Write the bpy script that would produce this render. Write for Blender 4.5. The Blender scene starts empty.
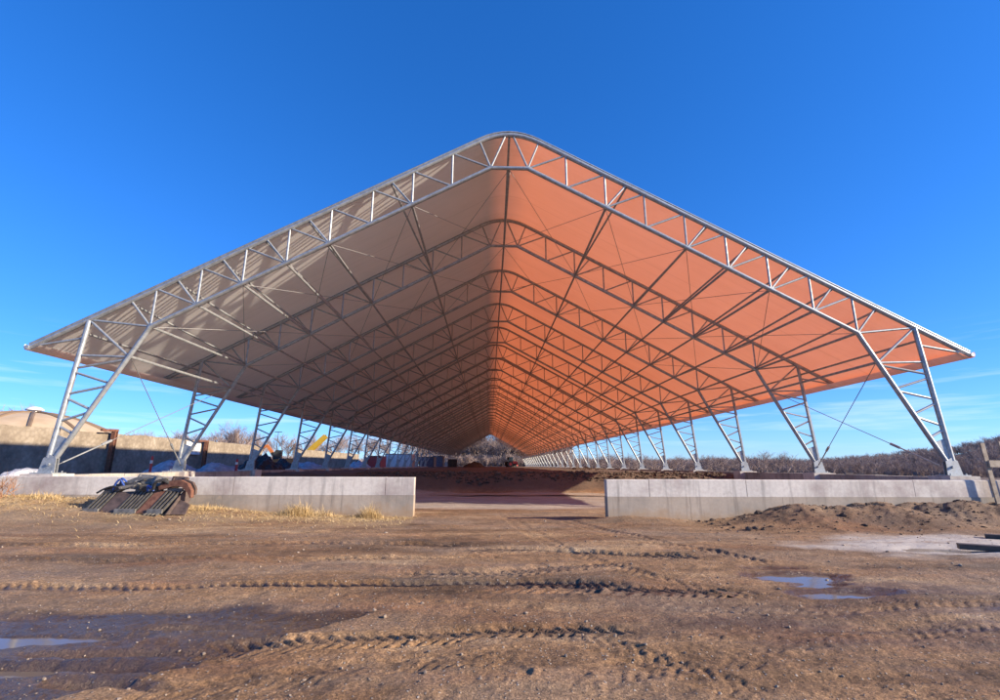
import bpy, math, random
import numpy as np
from mathutils import Vector, Matrix, Quaternion

random.seed(7)
RNG = np.random.default_rng(11)
PI = math.pi
scene = bpy.context.scene
COL = scene.collection

# ------------------------------------------------------------------ camera
F_PX, PITCH, YAW, ROLL = 480.0, 0.2358, 0.0224, 0.0030
CAM = Vector((-0.72, 0.0, 1.60))
S = 6.90                                   # bay spacing
Y0 = 16.69                                 # front frame
NF = 29                                    # frames
FEET = 1.287                               # level the frames stand on
W, XO, ZO, XK, ZK, XF, ZF, XT = 15.25, 14.95, 5.30, 12.79, 5.08, 0.73, 11.69, 16.82
M = 0.55                                   # roof slope
ELEV, AZ = math.radians(21.4), math.radians(18.0)
SUN = Vector((math.cos(ELEV) * math.cos(AZ), -math.cos(ELEV) * math.sin(AZ), math.sin(ELEV)))


def at(u, v, z=0.0, depth=None):
    """photo pixel (1000 wide) -> point on the level z, or on the plane Y = depth"""
    a, b = (u - 500) / F_PX, -(v - 350) / F_PX
    c, s = math.cos(ROLL), math.sin(ROLL)
    a, b = c * a - s * b, s * a + c * b
    y = math.cos(PITCH) - math.sin(PITCH) * b
    zz = math.sin(PITCH) + math.cos(PITCH) * b
    x, y = a * math.cos(YAW) + y * math.sin(YAW), -a * math.sin(YAW) + y * math.cos(YAW)
    k = depth / y if depth is not None else (z - CAM.z) / zz
    return Vector((CAM.x + x * k, y * k, CAM.z + zz * k))


# ------------------------------------------------------------------ materials
def new_mat(name):
    m = bpy.data.materials.new(name)
    m.use_nodes = True
    nt = m.node_tree
    b = nt.nodes['Principled BSDF']
    return m, nt, b


def N(nt, kind, **kw):
    n = nt.nodes.new(kind)
    for k, v in kw.items():
        if k.startswith('i_'):
            n.inputs[k[2:].replace('_', ' ')].default_value = v
        else:
            setattr(n, k, v)
    return n


def ramp(nt, fac, stops):
    r = nt.nodes.new('ShaderNodeValToRGB')
    e = r.color_ramp.elements
    while len(e) < len(stops):
        e.new(0.5)
    for el, (p, c) in zip(e, stops):
        el.position = p
        el.color = (*c, 1) if len(c) == 3 else c
    nt.links.new(fac, r.inputs['Fac'])
    return r.outputs['Color']


def mix(nt, fac, a, b, mode='MIX'):
    n = nt.nodes.new('ShaderNodeMix')
    n.data_type = 'RGBA'
    n.blend_type = mode
    for sock, v in ((n.inputs[0], fac), (n.inputs[6], a), (n.inputs[7], b)):
        if hasattr(v, 'is_output'):
            nt.links.new(v, sock)
        elif isinstance(v, tuple):
            sock.default_value = (*v, 1)
        else:
            sock.default_value = v
    return n.outputs[2]


def math_n(nt, op, a, b=0.0, clamp=False):
    n = nt.nodes.new('ShaderNodeMath')
    n.operation = op
    n.use_clamp = clamp
    for i, v in enumerate((a, b)):
        if hasattr(v, 'is_output'):
            nt.links.new(v, n.inputs[i])
        else:
            n.inputs[i].default_value = v
    return n.outputs[0]


def noise(nt, vec, scale, detail=4, rough=0.55, dist=0.0):
    n = nt.nodes.new('ShaderNodeTexNoise')
    n.inputs['Scale'].default_value = scale
    n.inputs['Detail'].default_value = detail
    n.inputs['Roughness'].default_value = rough
    n.inputs['Distortion'].default_value = dist
    if vec is not None:
        nt.links.new(vec, n.inputs['Vector'])
    return n.outputs['Fac']


def coords(nt, scale=(1, 1, 1), kind='Object'):
    t = nt.nodes.new('ShaderNodeTexCoord')
    mp = nt.nodes.new('ShaderNodeMapping')
    mp.inputs['Scale'].default_value = scale
    nt.links.new(t.outputs[kind], mp.inputs['Vector'])
    return mp.outputs['Vector']


def bump(nt, height, b, strength=0.3, dist=0.02):
    n = nt.nodes.new('ShaderNodeBump')
    n.inputs['Strength'].default_value = strength
    n.inputs['Distance'].default_value = dist
    nt.links.new(height, n.inputs['Height'])
    nt.links.new(n.outputs['Normal'], b.inputs['Normal'])


def simple(name, c1, c2, scale=6.0, rough=0.7, metal=0.0, bmp=0.15, detail=5, lo=0.35, hi=0.65, bd=0.01):
    m, nt, b = new_mat(name)
    v = coords(nt)
    f = noise(nt, v, scale, detail, 0.6)
    col = ramp(nt, f, [(lo, c1), (hi, c2)])
    nt.links.new(col, b.inputs['Base Color'])
    b.inputs['Roughness'].default_value = rough
    b.inputs['Metallic'].default_value = metal
    if bmp:
        bump(nt, noise(nt, v, scale * 6, 4), b, bmp, bd)
    return m


def make_concrete(name, base, dark, stain, warm):
    m, nt, b = new_mat(name)
    v = coords(nt)
    big = noise(nt, v, 0.6, 6, 0.65)
    fine = noise(nt, v, 9, 6, 0.7)
    col = ramp(nt, big, [(0.34, dark), (0.5, base), (0.66, tuple(min(1, x * 1.12) for x in base))])
    col = mix(nt, math_n(nt, 'MULTIPLY', ramp(nt, fine, [(0.42, (0, 0, 0)), (0.75, (1, 1, 1))]), 0.45), col, dark)
    vs = coords(nt, (3.0, 3.0, 0.22))
    streak = ramp(nt, noise(nt, vs, 1.6, 6, 0.7), [(0.52, (0, 0, 0)), (0.72, (1, 1, 1))])
    col = mix(nt, math_n(nt, 'MULTIPLY', streak, 0.8), col, stain)
    bl = ramp(nt, noise(nt, v, 2.3, 8, 0.75, 0.6), [(0.58, (0, 0, 0)), (0.68, (1, 1, 1))])
    col = mix(nt, math_n(nt, 'MULTIPLY', bl, 0.6), col, warm)
    # splashed mud close to the ground
    t = nt.nodes.new('ShaderNodeTexCoord')
    sx = nt.nodes.new('ShaderNodeSeparateXYZ')
    nt.links.new(t.outputs['Object'], sx.inputs[0])
    hgt = math_n(nt, 'ADD', math_n(nt, 'MULTIPLY', sx.outputs['Z'], -1.6), math_n(nt, 'MULTIPLY', noise(nt, v, 2.0, 6, 0.7), 1.7))
    mud = ramp(nt, hgt, [(0.25, (0, 0, 0)), (0.75, (1, 1, 1))])
    col = mix(nt, math_n(nt, 'MULTIPLY', mud, 0.7), col, (0.33, 0.225, 0.13))
    nt.links.new(col, b.inputs['Base Color'])
    b.inputs['Roughness'].default_value = 0.88
    bump(nt, fine, b, 0.35, 0.01)
    return m


MAT = {}
MAT['upper'] = make_concrete('pale precast concrete', (0.60, 0.57, 0.51), (0.34, 0.285, 0.265), (0.26, 0.245, 0.225), (0.36, 0.33, 0.28))
MAT['lower'] = make_concrete('stained cast concrete', (0.385, 0.33, 0.265), (0.26, 0.235, 0.20), (0.165, 0.14, 0.115), (0.42, 0.34, 0.24))
MAT['block'] = make_concrete('old dark concrete', (0.40, 0.375, 0.335), (0.24, 0.22, 0.195), (0.11, 0.10, 0.09), (0.22, 0.17, 0.12))

m, nt, b = new_mat('galvanised steel')
v = coords(nt)
nz = noise(nt, v, 7, 6, 0.7)
col = ramp(nt, nz, [(0.3, (0.22, 0.245, 0.26)), (0.55, (0.38, 0.41, 0.425)), (0.8, (0.48, 0.505, 0.515))])
nt.links.new(col, b.inputs['Base Color'])
b.inputs['Metallic'].default_value = 0.45
nt.links.new(ramp(nt, nz, [(0.3, (0.55,) * 3), (0.7, (0.38,) * 3)]), b.inputs['Roughness'])
MAT['steel'] = m
MAT['cable'] = simple('steel cable', (0.22, 0.23, 0.24), (0.34, 0.35, 0.36), 30, 0.45, 0.5, 0)
MAT['rust'] = simple('rusty steel', (0.11, 0.042, 0.027), (0.22, 0.105, 0.065), 7, 0.85, 0, 0.3)
MAT['brownplate'] = simple('brown worn plate', (0.055, 0.038, 0.032), (0.125, 0.085, 0.07), 5, 0.7, 0, 0.3)
MAT['darksteel'] = simple('dark oily steel', (0.035, 0.035, 0.035), (0.10, 0.095, 0.085), 9, 0.55, 0.2, 0.3)
MAT['greysteel'] = simple('worn grey steel', (0.13, 0.125, 0.115), (0.27, 0.26, 0.235), 7, 0.6, 0.2, 0.3)
MAT['tinesteel'] = simple('dull tine steel', (0.07, 0.067, 0.06), (0.15, 0.14, 0.125), 9, 0.6, 0.2, 0.3)
MAT['bluehose'] = simple('blue hose', (0.02, 0.07, 0.32), (0.04, 0.12, 0.45), 12, 0.45, 0, 0)
MAT['blackrubber'] = simple('black rubber', (0.015, 0.015, 0.016), (0.04, 0.04, 0.04), 12, 0.6, 0, 0.1)
MAT['timber'] = simple('grey weathered timber', (0.22, 0.18, 0.135), (0.40, 0.345, 0.27), 5, 0.85, 0, 0.3)
MAT['darktimber'] = simple('wet dark timber', (0.035, 0.025, 0.02), (0.09, 0.065, 0.05), 5, 0.6, 0, 0.4)
MAT['snow'] = simple('old snow', (0.24, 0.245, 0.27), (0.50, 0.51, 0.54), 2.5, 0.7, 0, 0.4, bd=0.08)
MAT['scrap'] = simple('black scrap', (0.018, 0.016, 0.016), (0.06, 0.05, 0.05), 4, 0.6, 0.2, 0.4)
MAT['yellow'] = simple('machine yellow paint', (0.55, 0.33, 0.02), (0.68, 0.44, 0.04), 4, 0.5, 0, 0.05)
MAT['orange'] = simple('machine orange paint', (0.45, 0.13, 0.03), (0.58, 0.2, 0.05), 4, 0.5, 0, 0.05)
MAT['red'] = simple('faded red paint', (0.38, 0.03, 0.03), (0.5, 0.06, 0.05), 5, 0.5, 0, 0.05)
MAT['white'] = simple('weathered white paint', (0.62, 0.62, 0.60), (0.78, 0.78, 0.76), 3, 0.55, 0, 0.05)
MAT['blue'] = simple('faded blue paint', (0.09, 0.14, 0.24), (0.15, 0.21, 0.33), 3, 0.55, 0, 0.05)
MAT['glass'] = simple('dark cab glass', (0.02, 0.025, 0.03), (0.04, 0.05, 0.055), 2, 0.08, 0, 0)
MAT['signgrey'] = simple('sign print', (0.25, 0.27, 0.30), (0.42, 0.44, 0.47), 6, 0.6, 0, 0)
MAT['domefabric'] = simple('tan dome cladding', (0.45, 0.33, 0.20), (0.54, 0.41, 0.26), 0.5, 0.7, 0, 0.05)
MAT['domerib'] = simple('dark tan rib', (0.17, 0.115, 0.07), (0.23, 0.16, 0.10), 0.5, 0.7, 0, 0)
MAT['bark'] = simple('bare winter bark', (0.18, 0.14, 0.12), (0.34, 0.275, 0.23), 0.8, 0.9, 0, 0)
MAT['twig'] = simple('bare winter twigs', (0.25, 0.185, 0.16), (0.40, 0.31, 0.26), 0.25, 0.9, 0, 0)
MAT['straw'] = simple('dry straw', (0.42, 0.29, 0.12), (0.68, 0.52, 0.27), 5, 0.8, 0, 0)
MAT['shrub'] = simple('dry red brown twigs', (0.22, 0.10, 0.05), (0.40, 0.22, 0.11), 5, 0.85, 0, 0)
MAT['stone'] = simple('pebble stone', (0.13, 0.095, 0.07), (0.36, 0.29, 0.22), 1.3, 0.8, 0, 0.2)
MAT['clod'] = simple('dark soil clods', (0.05, 0.034, 0.024), (0.12, 0.08, 0.055), 3, 0.95, 0, 0.4, bd=0.05)

# rough stone / block wall far left
m, nt, b = new_mat('pale rough masonry')
v = coords(nt)
col = ramp(nt, noise(nt, v, 0.8, 8, 0.7), [(0.3, (0.17, 0.135, 0.10)), (0.5, (0.30, 0.25, 0.185)), (0.7, (0.42, 0.36, 0.28))])
vor = N(nt, 'ShaderNodeTexVoronoi', feature='F1')
vor.inputs['Scale'].default_value = 3.6
nt.links.new(v, vor.inputs['Vector'])
col = mix(nt, math_n(nt, 'MULTIPLY', ramp(nt, vor.outputs['Distance'], [(0.30, (0, 0, 0)), (0.65, (1, 1, 1))]), 0.42), col, (0.17, 0.135, 0.095))
nt.links.new(col, b.inputs['Base Color'])
b.inputs['Roughness'].default_value = 0.92
bump(nt, noise(nt, v, 4, 6, 0.7), b, 0.6, 0.08)
MAT['masonry'] = m

# translucent roof fabric: reflects pale grey, lets orange light through
m, nt, b = new_mat('translucent roof fabric')
nt.nodes.remove(b)
out = nt.nodes['Material Output']
v = coords(nt)
fm = noise(nt, coords(nt, (0.25, 0.9, 0.25)), 1.2, 6, 0.65)
tcf = nt.nodes.new('ShaderNodeTexCoord')
sxf = nt.nodes.new('ShaderNodeSeparateXYZ')
nt.links.new(tcf.outputs['Object'], sxf.inputs[0])
frc = math_n(nt, 'FRACT', math_n(nt, 'DIVIDE', sxf.outputs['Y'], 2.3))
seam = math_n(nt, 'MULTIPLY', math_n(nt, 'LESS_THAN', frc, 0.03), 0.14)
strk = ramp(nt, noise(nt, coords(nt, (0.08, 2.2, 0.08)), 1.4, 6, 0.7), [(0.5, (0, 0, 0)), (0.8, (1, 1, 1))])
seam = math_n(nt, 'ADD', seam, math_n(nt, 'MULTIPLY', strk, 0.16))
dif = nt.nodes.new('ShaderNodeBsdfDiffuse')
nt.links.new(mix(nt, seam, ramp(nt, fm, [(0.3, (0.90, 0.91, 0.91)), (0.7, (0.95, 0.955, 0.96))]), (0.45, 0.42, 0.38)), dif.inputs['Color'])
tr = nt.nodes.new('ShaderNodeBsdfTranslucent')
nt.links.new(mix(nt, seam, ramp(nt, fm, [(0.3, (0.80, 0.195, 0.066)), (0.7, (0.89, 0.23, 0.085))]), (0.36, 0.13, 0.07)), tr.inputs['Color'])
ms = nt.nodes.new('ShaderNodeMixShader')
ms.inputs[0].default_value = 0.27
nt.links.new(dif.outputs[0], ms.inputs[1])
nt.links.new(tr.outputs[0], ms.inputs[2])
nt.links.new(ms.outputs[0], out.inputs['Surface'])
MAT['fabric'] = m

# muddy ground
m, nt, b = new_mat('muddy gravel ground')
v = coords(nt)
vx = coords(nt, (0.35, 1.4, 1.0))
at_ = {}
for nm in ('wet', 'straw', 'pale', 'soil'):
    a = N(nt, 'ShaderNodeAttribute', attribute_name=nm)
    at_[nm] = a.outputs['Fac']
big = noise(nt, vx, 0.55, 7, 0.62, 0.3)
mid = noise(nt, v, 3.2, 8, 0.7)
fine = noise(nt, v, 42, 5, 0.75)
col = ramp(nt, big, [(0.32, (0.075, 0.041, 0.020)), (0.43, (0.16, 0.089, 0.043)), (0.56, (0.265, 0.157, 0.077)), (0.70, (0.42, 0.292, 0.165))])
red = ramp(nt, noise(nt, vx, 0.8, 5, 0.6), [(0.5, (0, 0, 0)), (0.7, (1, 1, 1))])
col = mix(nt, math_n(nt, 'MULTIPLY', red, 0.5), col, (0.23, 0.098, 0.042))
col = mix(nt, 0.75, col, ramp(nt, mid, [(0.3, (0.42, 0.40, 0.38)), (0.5, (1, 1, 1)), (0.72, (1.4, 1.42, 1.45))]), 'MULTIPLY')
col = mix(nt, 0.8, col, ramp(nt, fine, [(0.36, (0.40, 0.38, 0.36)), (0.5, (1, 1, 1)), (0.66, (1.6, 1.62, 1.65))]), 'MULTIPLY')
gz_ = ramp(nt, noise(nt, coords(nt, (0.5, 1.1, 1)), 0.42, 6, 0.65), [(0.46, (0, 0, 0)), (0.62, (1, 1, 1))])
col = mix(nt, math_n(nt, 'MULTIPLY', gz_, 0.5), col, mix(nt, fine, (0.12, 0.088, 0.062), (0.36, 0.285, 0.215)))
vo2 = N(nt, 'ShaderNodeTexVoronoi', feature='F1')
vo2.inputs['Scale'].default_value = 55
nt.links.new(v, vo2.inputs['Vector'])
sp2 = nt.nodes.new('ShaderNodeSeparateColor')
nt.links.new(vo2.outputs['Color'], sp2.inputs[0])
col = mix(nt, 0.55, col, ramp(nt, sp2.outputs[0], [(0.0, (0.45, 0.44, 0.43)), (0.55, (1, 1, 1)), (0.85, (1.25, 1.25, 1.25)), (1.0, (1.9, 1.95, 2.0))]), 'MULTIPLY')
# gravel speckle
vor = N(nt, 'ShaderNodeTexVoronoi', feature='F1')
vor.inputs['Scale'].default_value = 21
nt.links.new(v, vor.inputs['Vector'])
sp = ramp(nt, vor.outputs['Distance'], [(0.16, (1, 1, 1)), (0.26, (0, 0, 0))])
sep = nt.nodes.new('ShaderNodeSeparateColor')
nt.links.new(vor.outputs['Color'], sep.inputs[0])
pick = ramp(nt, sep.outputs[0], [(0.60, (0, 0, 0)), (0.64, (1, 1, 1))])
spk = math_n(nt, 'MULTIPLY', math_n(nt, 'MULTIPLY', sp, pick), 0.8)
col = mix(nt, spk, col, ramp(nt, sep.outputs[1], [(0.0, (0.13, 0.10, 0.08)), (0.5, (0.34, 0.29, 0.24)), (1.0, (0.55, 0.51, 0.46))]))
# straw litter, pale dried silt, dark soil, wet mud
sfac = math_n(nt, 'MULTIPLY', at_['straw'], ramp(nt, noise(nt, v, 14, 6, 0.75), [(0.34, (0, 0, 0)), (0.6, (1, 1, 1))]))
col = mix(nt, sfac, col, (0.50, 0.36, 0.18))
col = mix(nt, at_['soil'], col, mix(nt, mid, (0.065, 0.043, 0.033), (0.145, 0.098, 0.070)))
pf = math_n(nt, 'MULTIPLY', at_['pale'], ramp(nt, noise(nt, vx, 2.0, 7, 0.7), [(0.30, (0, 0, 0)), (0.46, (1, 1, 1))]))
col = mix(nt, pf, col, mix(nt, fine, (0.36, 0.32, 0.27), (0.54, 0.51, 0.47)))
wn = math_n(nt, 'ADD', at_['wet'], math_n(nt, 'MULTIPLY', math_n(nt, 'SUBTRACT', noise(nt, vx, 1.5, 6, 0.65), 0.5), 0.9))
wet = ramp(nt, wn, [(0.30, (0, 0, 0)), (0.62, (1, 1, 1))])
col = mix(nt, math_n(nt, 'MULTIPLY', wet, 0.72), col, (0.052, 0.035, 0.026))
nt.links.new(col, b.inputs['Base Color'])
nt.links.new(ramp(nt, wet, [(0.0, (0.95,) * 3), (0.55, (0.6,) * 3), (1.0, (0.24,) * 3)]), b.inputs['Roughness'])
hh = math_n(nt, 'ADD', math_n(nt, 'MULTIPLY', fine, 0.5), math_n(nt, 'MULTIPLY', mid, 0.9))
hh = math_n(nt, 'ADD', hh, math_n(nt, 'MULTIPLY', math_n(nt, 'MULTIPLY', sp, pick), 0.5))
bump(nt, hh, b, 0.9, 0.035)
MAT['ground'] = m

m, nt, b = new_mat('muddy water')
b.inputs['Base Color'].default_value = (0.17, 0.13, 0.095, 1)
b.inputs['Roughness'].default_value = 0.09
b.inputs['IOR'].default_value = 1.33
bump(nt, noise(nt, coords(nt), 5, 3), b, 0.06, 0.02)
MAT['water'] = m

m, nt, b = new_mat('wooded hill soil')
col = ramp(nt, noise(nt, coords(nt), 0.05, 6, 0.7), [(0.3, (0.085, 0.065, 0.055)), (0.7, (0.16, 0.12, 0.10))])
nt.links.new(col, b.inputs['Base Color'])
b.inputs['Roughness'].default_value = 1.0
MAT['hill'] = m


# ------------------------------------------------------------------ mesh builder
class MB:
    def __init__(self):
        self.v, self.f, self.n = [], [], 0

    def add(self, verts, faces):
        self.v.extend(tuple(p) for p in verts)
        n = self.n
        self.f.extend(tuple(i + n for i in f) for f in faces)
        self.n += len(verts)

    def tube(self, p0, p1, r0, r1=None, n=8, cap=True):
        p0, p1 = Vector(p0), Vector(p1)
        r1 = r0 if r1 is None else r1
        d = p1 - p0
        if d.length < 1e-6:
            return self
        d.normalize()
        a = d.orthogonal().normalized() if abs(d.z) > 0.999 else d.cross(Vector((0, 0, 1))).normalized()
        c = d.cross(a)
        vs = []
        for p, r in ((p0, r0), (p1, r1)):
            for k in range(n):
                t = 2 * PI * (k + 0.5) / n
                vs.append(p + a * (r * math.cos(t)) + c * (r * math.sin(t)))
        fs = [(k, (k + 1) % n, n + (k + 1) % n, n + k) for k in range(n)]
        if cap:
            fs += [tuple(range(n - 1, -1, -1)), tuple(range(n, 2 * n))]
        self.add(vs, fs)
        return self

    def path(self, pts, r, n=8, cap=True, taper=None):
        """a pipe swept along points, mitred, as one skin"""
        pts = [Vector(p) for p in pts]
        vs = []
        ref = None
        for i, p in enumerate(pts):
            d = (pts[min(i + 1, len(pts) - 1)] - pts[max(i - 1, 0)]).normalized()
            if ref is None:
                ref = d.orthogonal().normalized()
            a = (ref - d * ref.dot(d))
            a = a.normalized() if a.length > 1e-5 else d.orthogonal().normalized()
            ref = a
            c = d.cross(a)
            k_ = 1.0
            if 0 < i < len(pts) - 1:
                e0, e1 = (pts[i] - pts[i - 1]).normalized(), (pts[i + 1] - pts[i]).normalized()
                k_ = 1.0 / max(0.6, math.sqrt(max(0.0, (1 + e0.dot(e1)) / 2)))
            rr = (taper[i] if taper else r)
            for k in range(n):
                t = 2 * PI * k / n
                vs.append(p + (a * math.cos(t) + c * math.sin(t)) * rr * (k_ ** 0.5))
        fs = []
        for i in range(len(pts) - 1):
            for k in range(n):
                fs.append((i * n + k, i * n + (k + 1) % n, (i + 1) * n + (k + 1) % n, (i + 1) * n + k))
        if cap:
            fs += [tuple(range(n - 1, -1, -1)), tuple((len(pts) - 1) * n + k for k in range(n))]
        self.add(vs, fs)
        return self

    def box(self, lo, hi, mat=None):
        x0, y0, z0 = lo
        x1, y1, z1 = hi
        vs = [Vector(p) for p in ((x0, y0, z0), (x1, y0, z0), (x1, y1, z0), (x0, y1, z0), (x0, y0, z1), (x1, y0, z1), (x1, y1, z1), (x0, y1, z1))]
        if mat is not None:
            vs = [mat @ p for p in vs]
        self.add(vs, [(3, 2, 1, 0), (4, 5, 6, 7), (0, 1, 5, 4), (1, 2, 6, 5), (2, 3, 7, 6), (3, 0, 4, 7)])
        return self

    def beam(self, p0, p1, w, h, up=(0, 0, 1)):
        """a rectangular bar from p0 to p1; w across, h along up"""
        p0, p1 = Vector(p0), Vector(p1)
        d = (p1 - p0).normalized()
        s = d.cross(Vector(up))
        s = s.normalized() if s.length > 1e-5 else d.orthogonal().normalized()
        u = s.cross(d)
        vs = []
        for p in (p0, p1):
            for a, c in ((-1, -1), (1, -1), (1, 1), (-1, 1)):
                vs.append(p + s * (a * w / 2) + u * (c * h / 2))
        self.add(vs, [(3, 2, 1, 0), (4, 5, 6, 7), (0, 1, 5, 4), (1, 2, 6, 5), (2, 3, 7, 6), (3, 0, 4, 7)])
        return self

    def prism(self, pts, off):
        """polygon pts extruded by the vector off"""
        pts = [Vector(p) for p in pts]
        off = Vector(off)
        n = len(pts)
        self.add(pts + [p + off for p in pts], [tuple(range(n - 1, -1, -1)), tuple(range(n, 2 * n))] + [(k, (k + 1) % n, n + (k + 1) % n, n + k) for k in range(n)])
        return self

    def lathe(self, prof, n=24, c=(0, 0, 0)):
        c = Vector(c)
        vs, fs = [], []
        for r, z in prof:
            for k in range(n):
                t = 2 * PI * k / n
                vs.append(c + Vector((r * math.cos(t), r * math.sin(t), z)))
        for i in range(len(prof) - 1):
            for k in range(n):
                fs.append((i * n + k, i * n + (k + 1) % n, (i + 1) * n + (k + 1) % n, (i + 1) * n + k))
        fs += [tuple(range(n - 1, -1, -1)), tuple((len(prof) - 1) * n + k for k in range(n))]
        self.add(vs, fs)
        return self

    def mesh(self, name, mat, smooth=False):
        me = bpy.data.meshes.new(name)
        me.from_pydata(self.v, [], self.f)
        me.materials.append(mat)
        if smooth:
            me.polygons.foreach_set('use_smooth', [True] * len(me.polygons))
            try:
                me.set_sharp_from_angle(angle=math.radians(45))
            except Exception:
                pass
        me.update()
        return me

    def build(self, name, mat, parent=None, smooth=False):
        o = bpy.data.objects.new(name, self.mesh(name, mat, smooth))
        COL.objects.link(o)
        if parent is not None:
            o.parent = parent
        return o


def np_mesh(name, verts, faces, mat, smooth=True, parent=None):
    """verts (n,3), faces (m,k) numpy arrays of equal sided faces"""
    me = bpy.data.meshes.new(name)
    k = faces.shape[1]
    me.vertices.add(len(verts))
    me.vertices.foreach_set('co', np.asarray(verts, np.float32).ravel())
    me.loops.add(faces.size)
    me.loops.foreach_set('vertex_index', faces.astype(np.int32).ravel())
    me.polygons.add(len(faces))
    me.polygons.foreach_set('loop_start', np.arange(0, faces.size, k, dtype=np.int32))
    me.polygons.foreach_set('loop_total', np.full(len(faces), k, np.int32))
    me.polygons.foreach_set('use_smooth', np.full(len(faces), smooth))
    me.materials.append(mat)
    me.update(calc_edges=True)
    me.validate()
    o = bpy.data.objects.new(name, me)
    COL.objects.link(o)
    if parent is not None:
        o.parent = parent
    return o


def tag(o, label=None, cat=None, group=None, kind=None):
    if label: o['label'] = label
    if cat: o['category'] = cat
    if group: o['group'] = group
    if kind: o['kind'] = kind
    return o


def thing(name, label, cat, loc=(0, 0, 0), rz=0.0, group=None):
    o = bpy.data.objects.new(name, None)
    o.empty_display_size = 0.3
    COL.objects.link(o)
    o.location = loc
    o.rotation_euler = (0, 0, rz)
    return tag(o, label, cat, group)


# ------------------------------------------------------------------ numpy noise
_perm = RNG.permutation(4096)
_grad = RNG.random(4096) * 2 * PI


def pnoise(x, y, seed=0):
    xi, yi = np.floor(x).astype(np.int64), np.floor(y).astype(np.int64)
    xf, yf = x - xi, y - yi

    def g(ix, iy):
        h = _perm[(_perm[(ix + seed * 57) & 4095] + iy) & 4095]
        return np.cos(_grad[h]), np.sin(_grad[h])
    u, w = xf * xf * xf * (xf * (xf * 6 - 15) + 10), yf * yf * yf * (yf * (yf * 6 - 15) + 10)
    r = []
    for dx, dy in ((0, 0), (1, 0), (0, 1), (1, 1)):
        gx, gy = g(xi + dx, yi + dy)
        r.append(gx * (xf - dx) + gy * (yf - dy))
    return ((r[0] * (1 - u) + r[1] * u) * (1 - w) + (r[2] * (1 - u) + r[3] * u) * w) * 1.4


def fbm(x, y, oct=4, seed=0, gain=0.5):
    t, a = 0, 1.0
    for i in range(oct):
        t = t + a * pnoise(x, y, seed + i * 3)
        x, y, a = x * 2.03 + 11.3, y * 2.03 - 7.1, a * gain
    return t


def sstep(a, b, x):
    t = np.clip((x - a) / (b - a), 0, 1)
    return t * t * (3 - 2 * t)


YL, YR = 16.20, 14.85          # fronts of the two end walls
XL, XR = -3.12, 2.82           # the gap between them


# ------------------------------------------------------------------ ground
def smooth_line(px, step=0.05):
    p = [at(u, v).xy for u, v in px]
    p = [p[0] * 2 - p[1]] + p + [p[-1] * 2 - p[-2]]
    out = []
    for i in range(1, len(p) - 2):
        n = max(2, int((p[i + 1] - p[i]).length / step))
        for k in range(n):
            t = k / n
            out.append(0.5 * ((2 * p[i]) + (p[i + 1] - p[i - 1]) * t + (2 * p[i - 1] - 5 * p[i] + 4 * p[i + 1] - p[i + 2]) * t * t + (3 * p[i] - p[i - 1] - 3 * p[i + 1] + p[i + 2]) * t ** 3))
    return np.array([(q.x, q.y) for q in out])


# tyre tracks: pixels along the track, width, depth, lug depth, pitch
TRACKS = [
    ([(-60, 587), (100, 587), (260, 586), (420, 584), (540, 582), (640, 588)], 0.46, 0.040, 0.045, 0.145, 1.25),
    ([(180, 652), (280, 645), (400, 639), (500, 633), (580, 629), (660, 636)], 0.40, 0.035, 0.045, 0.135, 0.9),
    ([(440, 551), (560, 550), (640, 555), (720, 560)], 0.60, 0.040, 0.05, 0.18, 0.9),
    ([(380, 573), (490, 573), (560, 568), (640, 562)], 0.50, 0.03, 0.045, 0.17, 0.8),
    ([(470, 588), (560, 588), (640, 591), (760, 590)], 0.60, 0.030, 0.050, 0.17, 0.9),
    ([(500, 630), (580, 640), (660, 664), (740, 690), (800, 712)], 0.40, 0.014, 0.018, 0.145, 0.6),
    ([(-60, 545), (120, 545), (300, 543), (480, 545)], 0.50, 0.030, 0.03, 0.20, 0.6),
    ([(560, 520), (610, 532), (690, 548), (780, 566)], 0.50, 0.02, 0.025, 0.20, 0.4),
    ([(630, 603), (740, 606), (870, 606), (1050, 600)], 0.45, 0.012, 0.012, 0.16, 0.5),
    ([(720, 650), (820, 640), (940, 626), (1060, 620)], 0.45, 0.010, 0.010, 0.15, 0.35),
    ([(560, 690), (640, 668), (720, 660), (820, 665)], 0.40, 0.010, 0.014, 0.14, 0.4),
    ([(60, 705), (240, 682), (400, 665), (560, 655)], 0.38, 0.012, 0.014, 0.14, 0.5),
    ([(500, 512), (545, 540), (640, 575), (800, 600)], 0.45, 0.008, 0.015, 0.2, 0.2),
    ([(-60, 562), (160, 560), (380, 558), (520, 557)], 0.45, 0.02, 0.02, 0.18, 0.4),
]
# basins: centre pixel, half sizes (m) along x and y, depth, rotation
PUD = [((20, 636), 1.5, 0.17, 0.075, 0.7), ((20, 667), 1.3, 0.15, 0.075, 0.7), ((110, 651), 0.9, 0.10, 0.065, 0.7), ((215, 627), 0.7, 0.07, 0.05, 0.5), ((95, 684), 0.5, 0.10, 0.06, 0.7),
       ((795, 576), 0.8, 0.36, 0.062, 0.75), ((845, 592), 0.75, 0.26, 0.07, 0.75), ((770, 567), 0.6, 0.16, 0.045, 0.6), ((820, 584), 0.5, 0.2, 0.05, 0.7),
       ((945, 548), 1.2, 0.45, 0.045, 0.2)]


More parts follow.
